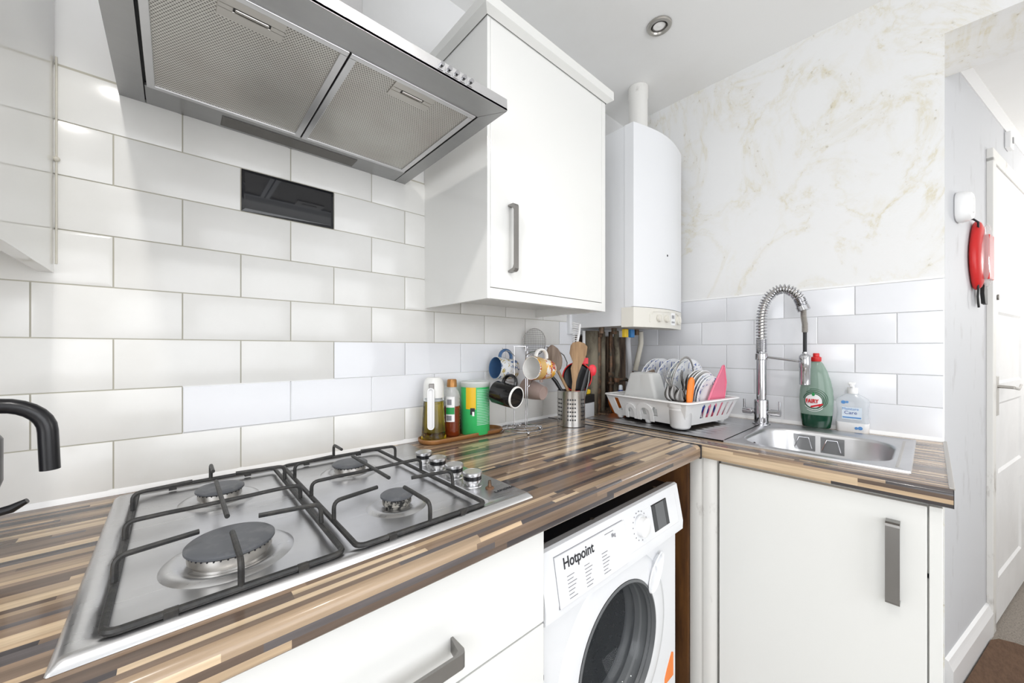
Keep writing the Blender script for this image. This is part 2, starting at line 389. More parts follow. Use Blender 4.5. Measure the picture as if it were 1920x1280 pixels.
# --- hob wall (plane y = 0)
b = MB(); mats = ['white_wall', 'tile_old', 'tile_new', 'grout', 'grout_white', 'sealant']
grime('white_wall', (0.80, 0.80, 0.80), (0.76, 0.76, 0.75), 2, 0.45, 0.7, 0.75, 0.05)
b.box(-1.3, XR + 0.1, 0.004, 0.12, FL, CE + 0.02)
b.mi = 3; b.box(-1.2, 1.565, 0.0022, 0.0040, WT - .02, ZL + 5 * RH + 0.004)
rnd = random.Random(3)
for k in range(-3, 5):
    z0 = ZL + k * RH; z1 = z0 + RH
    if k == -3: z0 = WT + .001
    par = k % 2
    for i in range(-14, 16):
        if (i % 2) != par: continue
        a0, a1 = i * HWT, (i + 2) * HWT
        if k == 3 and i == 3: continue                    # the black tile
        new = (k == -2 and i >= 2) or (k == -1 and i >= 5) or a0 > 1.43
        b.mi = 2 if new else 1
        tile_geo(b, a0, min(a1, 1.560), z0, z1, not new, lambda a, d, z: (a, 0.0045 - d, z), rnd)
    if k in (-2,):
        b.mi = 4; b.box(2 * HWT, 1.560, 0.0005, 0.003, z0 - .0015, z0 + .0015); b.box(2 * HWT, 1.560, 0.0005, 0.003, z1 - .0015, z1 + .0015)
        for i in range(4, 16, 2): b.box(i * HWT - .001, i * HWT + .001, 0.0005, 0.003, z0, z1)
b.mi = 5; b.prism([(0.004, WT), (-0.008, WT), (-0.006, WT + .004), (-0.002, WT + .010), (0.004, WT + .011)], -1.2, 1.56, 0)
wall_back = b.obj('wall_back', mats, kind='structure', smooth=30)
b = MB(); b.mi = 0
tile_geo(b, 3 * HWT, 5 * HWT, ZL + 3 * RH, ZL + 4 * RH, True, lambda a, d, z: (a, 0.0035 - d, z), rnd)
o = b.obj('black_tile', 'black_tile', wall_back); o['label'] = 'single glossy black metro tile below the hood'
# --- sink wall (plane x = XR) with the head over the hall opening
b = MB(); mats = ['stained_plaster', 'tile_new', 'grout_white', 'sealant', 'tile_old']
b.box(XR + .004, 2.28, -1.119, 0.12, FL, CE + 0.02)
b.box(XR + .004, 2.28, -3.1, -1.119, 2.19, CE + 0.02)
ZS = 1.2204; Y0 = -0.2878
b.mi = 2; b.box(XR + .0022, XR + .004, -1.118, 0.0, WT - .02, ZS + 2 * RH + .003)
for k in range(-3, 2):
    z0 = ZS + k * RH; z1 = z0 + RH
    if k == -3: z0 = WT + .001
    par = 0 if k % 2 else 1
    for i in range(-5, 9):
        if (i % 2) != par: continue
        a0 = Y0 - (i + 2) * HWT; a1 = Y0 - i * HWT
        if a1 > 0: a1 = -0.002
        a0 = max(a0, -1.1175)
        if a1 - a0 < 0.01: continue
        b.mi = 1
        tile_geo(b, a0, a1, z0, z1, False, lambda a, d, z: (XR + .0045 - d, a, z), rnd)
b.mi = 3
b.prism([(XR + .004, WT), (XR - .010, WT), (XR - .008, WT + .005), (XR - .003, WT + .012), (XR + .004, WT + .013)], -1.118, -0.01, 1)
b.prism([(XR + .004, ZS + 2 * RH), (XR - .002, ZS + 2 * RH), (XR + .004, ZS + 2 * RH + .008)], -1.118, -0.01, 1)
b.obj('wall_right', mats, kind='structure', smooth=30)
# --- other walls, floor, ceiling
b = MB(); b.box(-1.4, -1.3, -3.1, -2.5, FL, CE + .02); b.box(-1.4, -1.3, -1.0, 0.12, FL, CE + .02); b.box(-1.4, -1.3, -2.5, -1.0, FL, .8); b.box(-1.4, -1.3, -2.5, -1.0, 2.1, CE + .02); b.obj('wall_left', 'white_wall', kind='structure')
b = MB(0.004)
for y in (-2.5, -1.78, -1.06): b.box(-1.38, -1.33, y, y + .06, 0.8, 2.1)
for z in (0.8, 2.04): b.box(-1.38, -1.33, -2.5, -1.0, z, z + .06)
b.obj('window_added', 'trim_white', kind='structure')  # unseen window frame, invented to go with the added side fill
b = MB()
b.box(-1.4, -0.25, -3.1, -3.0, FL, CE); b.box(1.75, 4.9, -3.1, -3.0, FL, CE + .02); b.box(-0.25, 1.75, -3.1, -3.0, FL, 0.65); b.box(-0.25, 1.75, -3.1, -3.0, 2.25, CE + .02)
b.obj('wall_front', 'white_wall', kind='structure')
b = MB(0.004); 
for x in (-0.25, 0.72, 1.69): b.box(x, x + .06, -3.07, -3.02, 0.65, 2.25)
for z in (0.65, 2.19): b.box(-0.25, 1.75, -3.07, -3.02, z, z + .06)
b.obj('window_1', 'trim_white', kind='structure')
b = MB(); b.box(-1.4, XR + .03, -3.1, 0.12, FL - .1, FL); b.mi = 1; b.box(XR + .03, 4.9, -3.1, 0.12, FL - .1, FL); b.obj('floor', ['floor_vinyl', 'carpet'], kind='structure')
b = MB(); b.box(-1.4, 2.28, -3.1, 0.12, CE, CE + .1); b.box(2.28, 4.9, -3.1, 0.3, 2.3275, CE + .1); b.obj('ceiling', 'ceiling_paint', kind='structure')
b = MB(); b.box(4.8, 4.9, -3.0, -1.6, FL, CE); b.obj('wall_hall_end', 'white_wall', kind='structure')
# --- the hall's slanting wall; its own frame: x along it, -y out of it
HS = 1.165       # hall enlarged about the camera position until its wall starts behind the opening
HM = Matrix.Translation((2.28, -1.1236, -.1982)) @ Matrix.Rotation(math.atan2(-.213, .977), 4, 'Z') @ Matrix.Scale(HS, 4)
HF = 0.12        # hall floor in that frame
HA = math.atan2(-.213, .977)
b = MB(); b.T = HM; b.box(0.002, 2.3, 0, 0.1, HF, 2.21); b.obj('wall_hall', 'scuffed_grey', kind='structure')
b = MB(); b.T = HM
b.prism([(0, 2.125), (-.003, 2.125), (-.006, 2.135), (-.010, 2.152), (-.013, 2.1685), (0, 2.1685)], 0.004, 2.3, 0)
b.obj('trim_1', 'trim_white', kind='structure', smooth=True)
b = MB(); b.T = HM
b.prism([(0, HF), (-.018, HF), (-.018, HF + .085), (-.012, HF + .100), (-.008, HF + .112), (0, HF + .116)], 0.0, 0.526, 0)
b.obj('baseboard_hall', 'trim_white', kind='structure')
b = MB(0.002); b.T = HM
b.box(0.526, 0.575, -.017, 0, HF, 1.93); b.box(1.262, 1.31, -.017, 0, HF, 1.93); b.box(0.526, 1.31, -.017, 0, 1.915, 1.965)
b.obj('trim_2', 'post_paint', kind='structure')
b = MB(); b.T = HM       # panelled door
dz = [(0.30, 0.632), (0.712, 0.991), (1.066, 1.350), (1.437, 1.730)]
DX0, DX1, PX0, PX1 = 0.576, 1.262, 0.640, 1.10
b.box(DX0, PX0, -.012, .03, HF + .012, 1.914); b.box(PX1, DX1, -.012, .03, HF + .012, 1.914)
zs = [HF + .012] + [z for p in dz for z in p] + [1.914]
for i in range(0, len(zs), 2): b.box(PX0, PX1, -.012, .03, zs[i], zs[i + 1])
for z0, z1 in dz:
    b.rings([[(PX0, -.012, z0), (PX1, -.012, z0), (PX1, -.012, z1), (PX0, -.012, z1)], [(PX0 + .010, -.006, z0 + .010), (PX1 - .010, -.006, z0 + .010), (PX1 - .010, -.006, z1 - .010), (PX0 + .010, -.006, z1 - .010)]], False, True)
door = b.obj('door_1', 'door_paint', kind='structure')
b = MB(0.002); b.T = HM; b.box(.583, .617, -.018, -.012, .945, 1.097); b.obj('handle_plate', 'nickel', door)
b = MB(); b.T = HM
b.tube([(.600, -.012, 1.058), (.600, -.055, 1.056)], .006, 12)
b.tube([(.600, -.055, 1.056), (.63, -.058, 1.052), (.67, -.058, 1.048), (.71, -.056, 1.052), (.745, -.053, 1.059), (.775, -.052, 1.058)], [.006, .006, .0055, .005, .0045, .0035], 10, sq=.7)
b.obj('door_handle', 'nickel', door, smooth=True)
b = MB(); b.T = HM; b.tube([(.625, -.012, 1.405), (.625, -.017, 1.405)], .011, 12); b.obj('key_escutcheon', 'dark_nickel', door, smooth=True)

# ============================================================ FIXTURES ON THE HALL WALL AND CEILING
t = thing('wall_alarm', 'white rounded alarm box on the grey hall wall above the red pouch', 'alarm', HM @ V(.13, 0, 1.618), (0, 0, HA))
b = MB(); b.T = HM
def rr3(x0, x1, z0, z1, r, y): return [(x, y, z) for x, z in rrect(x0, x1, z0, z1, r, 4)]
AX0, AX1, AZ0, AZ1 = .092, .168, 1.618, 1.712
b.rings([rr3(AX0, AX1, AZ0, AZ1, .028, -.003), rr3(AX0 - .002, AX1 + .002, AZ0 - .002, AZ1 + .002, .03, -.010), rr3(AX0 + .001, AX1, AZ0, AZ1, .03, -.022), rr3(AX0 + .006, AX1 - .005, AZ0 + .005, AZ1 - .005, .026, -.032), rr3(AX0 + .012, AX1 - .010, AZ0 + .010, AZ1 - .010, .02, -.035)])
b.obj('alarm_case', 'white_plastic', t, smooth=True)
b = MB(); b.T = HM; b.rings([rr3(AX0, AX1, AZ0, AZ1, .028, 0.0), rr3(AX0, AX1, AZ0, AZ1, .028, -.004)]); b.obj('back_plate', 'grey_plastic', t)
b = MB(); b.T = HM; b.rings([rr3(AX0 + .024, AX1 - .03, AZ0 + .02, AZ1 - .024, .012, -.033), rr3(AX0 + .026, AX1 - .032, AZ0 + .022, AZ1 - .026, .011, -.038)]); b.obj('grille', 'label_white', t)

t = thing('hanging_pouch', 'red puffed pouch with clear front hanging under the white alarm box', 'pouch', HM @ V(.33, 0, 1.40), (0, 0, HA))
def lens(b, x0, x1, z0, z1, d0, d1, n=24, pinch=0.5):
    """puffed pointed body hanging on the hall wall between depths d0 and d1"""
    cx = (x0 + x1) / 2; cz = (z0 + z1) / 2; R = []
    prof = [(0.90, 0.0), (1.0, .18), (1.0, .42), (.86, .72), (.60, .92), (.25, 1.0)]
    for s, q in prof:
        ring = []
        for k in range(n):
            a = 2 * PI * k / n; u = math.cos(a); v = math.sin(a)
            wgt = (1 - 0.45 * max(0, v) ** 1.6) if v > 0 else (1 - 0.35 * (-v) ** 2.5)
            ring.append((cx + u * wgt * s * (x1 - x0) / 2, -(d0 + q * (d1 - d0)), cz + v * (s ** .5) * (z1 - z0) / 2))
        R.append(ring)
    b.rings(R)
b = MB(); b.T = HM; lens(b, .255, .385, 1.410, 1.652, .003, .030); b.obj('pouch_body', 'red_plastic', t, smooth=60)
b = MB(); b.T = HM; lens(b, .280, .415, 1.420, 1.640, .024, .042); o = b.obj('clear_window', 'clear_plastic', t, smooth=60); o['label'] = 'clear plastic front of the pouch'
b = MB(); b.T = HM; b.box(.318, .385, -.040, -.029, 1.445, 1.60, .003); o = b.obj('pouch_card', 'red_plastic', t)
b = MB(); b.T = HM; b.tube([(.300, -.018, 1.622), (.285, -.020, 1.640), (.270, -.012, 1.650), (.262, -.002, 1.652)], .003, 8); b.obj('hook', 'ink', t, smooth=True)
b = MB(); b.T = HM; b.rings([[(x, -.014 - q, z) for x, z in ((.350, 1.436), (.375, 1.436), (.392, 1.415), (.395, 1.362), (.362, 1.364), (.346, 1.40))] for q in (0, .010)]); b.obj('strap', 'black_matt', t)
b = MB(); b.T = HM; b.tube([(.300, -.016, 1.440), (.306, -.017, 1.41), (.298, -.017, 1.385), (.305, -.017, 1.362), (.312, -.017, 1.348)], .003, 8); b.obj('cord', 'black_matt', t, smooth=True)

t = thing('door_chime', 'small white chime box high on the hall wall by the ceiling', 'chime', HM @ V(.83, 0, 2.045), (0, 0, HA))
b = MB(0.004); b.T = HM; b.box(.835, .90, -.018, 0, 2.05, 2.118); b.obj('case', 'white_plastic', t)
b = MB(0.001); b.T = HM; b.box(.862, .874, -.021, -.018, 2.07, 2.095); b.obj('button', 'grey_plastic', t)

def downlight(x, y, label):
    t = thing('ceiling_downlight', label, 'ceiling light', (x, y, CE))
    b = MB(); b.lathe([(.043, -.0005), (.043, -.004), (.040, -.007), (.030, -.008), (.027, -.004), (.0245, .000), (.0245, .004)], (x, y, CE), 40, False, False); b.obj('trim_ring', 'nickel', t, smooth=True)
    b = MB(); b.lathe([(.0245, .0), (.024, -.0045), (.0215, -.0045), (.021, .002)], (x, y, CE), 32, False, False); b.obj('inner_ring', 'dark_nickel', t, smooth=True)
    b = MB()
    b.rings([[(x + r * (1 + (.03 if k % 2 else 0)) * math.cos(2 * PI * k / 48), y + r * (1 + (.03 if k % 2 else 0)) * math.sin(2 * PI * k / 48), CE + z) for k in range(48)] for r, z in ((.0205, -.001), (.017, -.0005), (.009, -.0002), (.006, -.0018), (.002, -.0024))], True, True)
    b.obj('bulb', 'lamp_glow', t, smooth=True)
    return t
downlight(1.5177, -.4242, 'small brushed-metal recessed downlight in the kitchen ceiling')

# boiler in the corner
t = thing('boiler', 'white wall-hung boiler with a cream control panel in the corner', 'boiler', (1.71, -.17, 1.289))
BX0, BX1, BZ0, BZ1 = 1.515, 1.898, 1.289, 2.082
def bfront(n=12): return [(BX0 + (BX1 - BX0) * i / n, -.322 - .014 * i / n - .030 * math.sin(PI * i / n)) for i in range(n + 1)]
b = MB(); b.prism([(BX1, -.02), (BX0, -.02)] + [(x, y + .012) for x, y in bfront()], BZ0 + .006, BZ1 - .002); b.obj('casing', 'white_enamel', t, smooth=25)
b = MB(.003); b.prism([(BX1 + .001, -.285), (BX0 - .002, -.285)] + bfront(), BZ0 + .079, BZ1); b.obj('front_cover', 'white_enamel', t, smooth=25)
b = MB(); b.prism([(BX1 + .001, -.270), (BX0 - .002, -.270)] + bfront(), BZ0, BZ0 + .077); pn = b.obj('control_panel', 'cream', t, smooth=25)
def bpt(fr, z, d=0.0):   # a point on the curved boiler front
    return (BX0 + (BX1 - BX0) * fr, -.322 - .014 * fr - .030 * math.sin(PI * fr) - d, z)
b = MB(); pts = [bpt(f, z, .0015) for f, z in ((.22, BZ0 + .02), (.22, BZ0 + .05), (.27, BZ0 + .064), (.5, BZ0 + .067), (.75, BZ0 + .066), (.88, BZ0 + .058), (.92, BZ0 + .04), (.92, BZ0 + .02))]
b.tube(pts, .0018, 6); b.obj('panel_rim', 'old_white', pn, smooth=True)
for f in (.36, .50, .83):
    b = MB(); p = bpt(f, BZ0 + .038); b.tube([p, (p[0], p[1] - .010, p[2])], .015 if f < .8 else .019, 20); b.box(p[0] - .003, p[0] + .003, p[1] - .015, p[1] - .010, p[2] - .012, p[2] + .012, .001)
    b.obj('dial', 'old_white', pn, smooth=True)
b = MB(); p = bpt(.665, BZ0 + .036, .001); b.box(p[0] - .017, p[0] + .017, p[1] - .001, p[1] + .004, p[2] - .022, p[2] + .030); b.obj('display_label', 'label_white', pn)
b = MB(); b.box(p[0] - .013, p[0] + .009, p[1] - .002, p[1] - .0005, p[2] + .006, p[2] + .02); b.box(p[0] - .014, p[0] + .012, p[1] - .002, p[1] - .0005, p[2] - .013, p[2] - .006); b.obj('display', 'grey_plastic', pn)
b = MB(); p = bpt(.53, 1.590, .0); b.tube([p, (p[0], p[1] - .001, p[2])], .0045, 12); b.obj('sight_hole', 'ink', t)
b = MB(); b.lathe([(.041, 0), (.041, .25), (.043, .255), (.043, CE - BZ1 - .001)], (1.765, -.2, BZ1), 36); b.obj('flue', 'post_paint', t, smooth=True)
b = MB(.002); b.box(1.50, 1.91, -.02, .004, BZ0 - .02, BZ1 - .05); b.obj('back_plate', 'white_enamel', t)
for f in (.1, .35, .6, .85):
    b = MB(); b.tube([(BX0 + .38 * f, -.15, BZ0 + .006), (BX0 + .38 * f, -.15, BZ0 - .02)], .012, 12); b.obj('connector', 'old_copper', t, smooth=True)

# boarding and pipes under the boiler
b = MB(.002)
for i, (x0, x1, d) in enumerate([(1.566, 1.640, .012), (1.642, 1.725, .018), (1.727, 1.80, .010), (1.802, 1.88, .016), (1.882, XR - .002, .008)]): b.box(x0, x1, .004, .004 - d, WT + .001, 1.265)
o = base(b.obj('pipe_boarding', 'old_wood')); tag(o, 'weathered dark boards in the corner behind the boiler pipes', 'boards')
GP = 'heating pipes below the boiler'
def pipe(name, pts, r, m, label, fit=()):
    b = MB(); b.tube(pts, r, 14)
    for z, rr, hh in fit:
        q = min(pts, key=lambda p: abs(p[2] - z)); b.lathe([(rr, -hh), (rr * 1.08, -hh * .5), (rr * 1.08, hh * .5), (rr, hh)], (q[0], q[1], z), 8)
    o = base(b.obj(name, m, smooth=True)); return tag(o, label, 'pipe', GP)
pipe('pipe', [(1.568, -.045, WT), (1.568, -.045, 1.285)], .007, 'trim_white', 'thin white pipe, leftmost below the boiler')
pipe('pipe', [(1.612, -.055, WT), (1.612, -.055, 1.285)], .029, 'pipe_lagging', 'thick lagged pipe behind the wooden spatula')
pipe('pipe', [(1.672, -.050, WT), (1.672, -.050, 1.285)], .013, 'old_copper', 'dull copper pipe right of the thick lagged pipe', [(1.27, .019, .012)])
pipe('pipe', [(1.708, -.045, WT), (1.708, -.045, 1.285)], .015, 'pipe_lagging', 'pale grey pipe right beside the dull copper pipe')
pipe('pipe', [(1.748, -.066, WT), (1.748, -.066, 1.04), (1.748, -.066, 1.08), (1.748, -.066, 1.285)], .010, 'old_copper', 'brown pipe with a brass union above the orange bowl', [(1.08, .017, .012), (1.04, .016, .006)])
pipe('pipe', [(1.795, -.060, WT), (1.795, -.060, 1.03), (1.795, -.062, 1.06), (1.795, -.075, 1.12), (1.725, -.112, 1.23), (1.715, -.118, 1.285)], .012, 'pipe_lagging', 'grimy pipe crossing in an inverted V behind the valve', [(1.06, .018, .010)])
pipe('pipe', [(1.840, -.110, 1.06), (1.835, -.115, 1.12), (1.770, -.145, 1.23), (1.765, -.150, 1.286)], .012, 'grey_wall', 'pale grey plastic pipe slanting down to the valve')
pipe('pipe', [(1.862, -.130, 1.10), (1.862, -.160, 1.23), (1.850, -.165, 1.286)], .012, 'sealant_old', 'cream pipe slanting up toward the blue tap')
pipe('pipe', [(1.760, -.090, 1.055), (1.83, -.100, 1.055)], .009, 'old_copper', 'horizontal link pipe joining the two corroded risers', [(1.055, .013, .01)])
t = thing('isolation_valve', 'corroded valve with stacked nuts beside the blue bottle', 'valve', (1.852, -.115, .92))
b = MB(); b.lathe([(.009, 0), (.009, .08), (.020, .085), (.020, .10), (.013, .105), (.013, .12), (.022, .125), (.022, .145), (.011, .15), (.011, .175)], (1.852, -.115, .92), 8); b.obj('valve_body', 'old_copper', t)
b = MB(.002); b.box(1.832, 1.882, -.148, -.138, 1.05, 1.062); b.obj('lever', 'black_plastic', t)
for x, m, n, l in ((1.600, 'yellow_plastic', 'gas_tap', 'yellow tap handle hanging under the boiler'), (1.650, 'sky_plastic', 'water_tap', 'blue tap handle hanging under the boiler')):
    b = MB(.003); b.box(x, x + .026, -.235, -.218, 1.252, 1.287); tag(base(b.obj(n, m)), l, 'tap handle')

# extractor hood
HX0, HX1, HY, HZ = .1115, .7257, -.4826, 1.713
t = thing('extractor_hood', 'stainless steel chimney extractor hood with two mesh filters above the hob', 'extractor hood', (.4186, -.24, HZ))
cx0, cx1, cy = .31, .527, -.19
b = MB()
b.rings([[(HX0, 0.0, HZ), (HX1, 0.0, HZ), (HX1, HY, HZ), (HX0, HY, HZ)], [(HX0, 0.0, HZ + .024), (HX1, 0.0, HZ + .024), (HX1, HY, HZ + .024), (HX0, HY, HZ + .024)],
         [(HX0 + .006, 0.0, HZ + .027), (HX1 - .006, 0.0, HZ + .027), (HX1 - .006, HY + .006, HZ + .027), (HX0 + .006, HY + .006, HZ + .027)],
         [(cx0 - .005, 0.0, HZ + .20), (cx1 + .005, 0.0, HZ + .20), (cx1 + .005, cy - .005, HZ + .20), (cx0 - .005, cy - .005, HZ + .20)]], False, True)
b.obj('canopy', 'steel_lip', t)
b = MB(.002); b.box(cx0, cx1, cy, 0.0, HZ + .198, CE - .001); b.obj('chimney', 'steel_lip', t)
# underside tray: a rim around the filter opening, mitred
FX0, FX1, FY0, FY1 = .153, .686, -.424, -.076
b = MB(); e = .0015
def under(pts): b.rings([[(x, y, HZ - .0012) for x, y in pts], [(x, y, HZ + .004) for x, y in pts]])
under([(HX0, HY), (HX1, HY), (FX1 + .004, FY0), (.150, FY0)])
under([(HX1, HY + e), (HX1, 0), (FX1 + .006, 0), (FX1 + .006, FY0 - e)])
under([(HX0, HY + e), (.1495, FY0), (.1495, 0), (HX0, 0)])
under([(.1515, FY1), (FX1 + .004, FY1), (FX1 + .004, -.0), (.1515, -.0)])
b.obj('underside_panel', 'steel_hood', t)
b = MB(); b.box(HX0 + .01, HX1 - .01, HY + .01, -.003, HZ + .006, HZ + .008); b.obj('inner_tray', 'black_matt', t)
for (x0, x1, gx) in ((.1545, .4185, .284), (.4215, .6855, .551)):
    b = MB(.001)
    b.box(x0, x1, FY0, FY0 + .011, HZ - .004, HZ + .006); b.box(x0, x1, FY1 - .011, FY1, HZ - .004, HZ + .006)
    b.box(x0, x0 + .012, FY0 + .011, FY1 - .011, HZ - .004, HZ + .006); b.box(x1 - .012, x1, FY0 + .011, FY1 - .011, HZ - .004, HZ + .006)
    f = b.obj('grease_filter', 'steel_lip', t)
    b = MB(); b.box(x0 + .011, x1 - .011, FY0 + .010, FY1 - .010, HZ - .001, HZ + .004); b.obj('filter_mesh', 'filter_mesh', f)
    b = MB(.001)
    gw, gy0, gy1 = .043, FY0 + .008, FY0 + .056
    b.box(gx - gw, gx + gw, gy0, gy0 + .020, HZ - .0035, HZ); b.box(gx - gw, gx + gw, gy1 - .018, gy1, HZ - .0035, HZ)
    b.box(gx - gw, gx - .024, gy0 + .020, gy1 - .018, HZ - .0035, HZ); b.box(gx + .024, gx + gw, gy0 + .020, gy1 - .018, HZ - .0035, HZ)
    g = b.obj('filter_catch', 'nickel', f)
    b = MB(); b.box(gx - .024, gx + .024, gy0 + .020, gy1 - .018, HZ - .0016, HZ); b.obj('catch_recess', 'black_plastic', f)
    b = MB(.0015); b.box(gx - .022, gx + .022, gy0 + .0215, gy0 + .026, HZ - .005, HZ - .001); b.obj('catch_slider', 'nickel', f)
b = MB(.001); b.box(.272, .562, -.056, -.012, HZ - .003, HZ); b.obj('lamp_cover', 'smoked_lens', t)
for i in range(5):
    x = .561 + i * .0165
    b = MB(.0008); b.box(x - .006, x + .006, HY - .002, HY, HZ + .006, HZ + .019); q = b.obj('button_surround', 'steel_lip', t)
    b = MB(); b.tube([(x, HY - .002, HZ + .0125), (x, HY - .010, HZ + .0125)], .0042, 12); b.obj('button', 'chrome', q, smooth=True)

# wall cabinets
def bar_handle(parent, c, L, horiz, out, nrm=(0, -1, 0), w=.022, th=.005, m='bar_steel'):
    """strap handle: flat bar on two solid feet; c = middle on the door face"""
    N = Vector(nrm); A = Vector((0, 0, 1)) if not horiz else Vector((1, 0, 0)) if abs(N.y) > .5 else Vector((0, 1, 0)); B = N.cross(A)
    T = Matrix((A, B, N)).transposed().to_4x4(); T.translation = Vector(c)
    b = MB(); b.T = T
    n = 6; o1 = [(-L / 2, 0)] + [(-L / 2 + .002 + .010 * (1 - math.cos(PI / 2 * i / n)), out - .010 + .010 * math.sin(PI / 2 * i / n)) for i in range(n + 1)]
    outer = o1 + [(-x, z) for x, z in reversed(o1)]
    inner = [(L / 2 - .012, 0), (L / 2 - .012, out - .014), (L / 2 - .018, out - th), (-L / 2 + .018, out - th), (-L / 2 + .012, out - .014), (-L / 2 + .012, 0)]
    pts = outer + inner
    # build as quads: feet and bar separately
    def ex(poly): b.rings([[(x, -w / 2, z) for x, z in poly], [(x, w / 2, z) for x, z in poly]])
    ex([(-L / 2, 0), (-L / 2, out - .008), (-L / 2 + .003, out - .002), (-L / 2 + .008, out), (L / 2 - .008, out), (L / 2 - .003, out - .002), (L / 2, out - .008), (L / 2, 0), (L / 2 - .004, 0), (L / 2 - .010, out - .009), (L / 2 - .018, out - th), (-L / 2 + .018, out - th), (-L / 2 + .010, out - .009), (-L / 2 + .004, 0)])
    return b.obj('handle', m, parent)
def wall_cabinet(x0, x1, z0, z1, d, label, door=True, corn=True):
    t = thing('wall_cabinet', label, 'wall cabinet', ((x0 + x1) / 2, -d / 2, z0))
    b = MB(.0008); b.box(x0, x0 + .0098, -d, .002, z0, z1); b.obj('side_panel', 'white_gloss', t)
    b = MB(.0008); b.box(x1 - .020, x1, -d, .002, z0, z1); b.obj('side_panel', 'white_gloss', t)
    b = MB(.0005); b.box(x0 + .0095, x1 - .019, -d + .0185, .002, z0 + .030, z0 + .046); b.obj('base_panel', 'white_satin', t)
    b = MB(.0005); b.box(x0 + .0095, x1 - .019, -d + .0185, .002, z1 - .018, z1); b.obj('top_panel', 'white_satin', t)
    b = MB(.0008); b.box(x0 + .0103, x1 - .0202, -d, -d + .018, z0 + .0005, z0 + .0285); b.obj('bottom_rail', 'white_gloss', t)
    if door:
        b = MB(.001); b.box(x0 + .0108, x1 - .0212, -d, -d + .018, z0 + .0305, z1 - .002)
        dr = b.obj('door', 'white_gloss', t); bar_handle(dr, (x0 + .0775, -d, z0 + .167), .182, False, .028, w=.014)
    if corn:
        e = .021
        prof = [(-.003, z1 - .001), (-e, z1 + .010), (-e, z1 + .038), (.0, z1 + .040), (.0, z1 - .001)]
        b = MB(); R = []
        for (ox, oz) in prof: R.append([(x0 + ox, .002, oz), (x0 + ox, -d + ox, oz), (x1 - ox, -d + ox, oz), (x1 - ox, .002, oz)])
        b.rings(R, False, False, False); b.obj('cornice', 'white_satin', t)
    return t
wall_cabinet(.794, 1.319, 1.333, 2.063, .327, 'white gloss wall cabinet between the hood and the boiler')
t2 = wall_cabinet(-.572, .028, 1.343, 2.063, .33, 'white gloss wall cabinet at the left edge, left of the hood', corn=False)
b = MB(); b.tube([(.031, -.003, 1.36), (.031, -.003, 1.745)], .0016, 6); b.ball((.031, -.004, 1.555), .005); b.obj('sealant_bead', 'sealant_old', t2, smooth=True)

# ============================================================ WORKTOPS
def nose(a, top, bot, r, s=-1, n=6):
    """front profile (offset, z): rounded upper and lower edge"""
    up = [(a - s * r + s * r * math.sin(PI / 2 * i / n), top - r + r * math.cos(PI / 2 * i / n)) for i in range(n + 1)]
    lo = [(a - s * r * .6 + s * r * .6 * math.cos(PI / 2 * i / n), bot + r * .6 - r * .6 * math.sin(PI / 2 * i / n)) for i in range(n + 1)]
    return up + lo
JX = 1.372
b = MB(); pr = nose(-.627, WT, WT - .040, .013) + [(0.003, WT - .040), (0.003, WT)]
b.prism(pr, -1.2, JX, 0)
o = b.obj('worktop', 'strip_x', smooth=30); tag(o, 'butcher-block striped laminate worktop carrying the hob, along the hood wall', 'worktop')
# sink run: built round the sink cut-out
SX0, SX1, SY0, SY1 = 1.470, 1.930, -.140, -1.060      # steel plate
BW = (1.505, 1.852, -1.022, -.682)                    # bowl opening x0 x1 y0 y1
b = MB(); E_ = -1.121
def pz(x0, x1, y0, y1): b.box(x0, x1, y0, y1, WT - .040, WT)
pr = nose(1.383, WT, WT - .040, .013, -1) + [(1.500, WT - .040), (1.500, WT)]
b.prism([(x, z) for x, z in pr], -.60, E_, 1)
pz(JX + .006, 1.500, .003, -.60); pz(1.5, XR + .002, .003, BW[3] + .004); pz(1.5, XR + .002, BW[2] - .004, E_); pz(BW[1] + .004, XR + .002, BW[3] + .004, BW[2] - .004)
wt2 = b.obj('worktop', 'strip_y', smooth=30); tag(wt2, 'striped laminate worktop carrying the steel sink, under the stained wall', 'worktop')
b = MB(.0008); b.box(1.392, XR + .001, E_ - .0025, E_, WT - .003, WT + .0022); b.box(1.392, XR, E_ - .001, E_ + .006, WT - .001, WT + .0022); b.obj('edge_trim', 'nickel', wt2)
b = MB(); b.box(1.386, 1.98, E_ - .0012, E_, WT - .039, WT - .003); b.obj('cut_end', 'ink', wt2)
b = MB(.0006); b.box(JX, JX + .006, .0, -.626, WT - .03, WT + .0014); b.box(JX - .001, JX + .007, -.612, -.6285, WT - .040, WT + .0005)
tag(base(b.obj('joint_strip', 'ink')), 'dark strip covering the joint between the two worktops', 'strip')

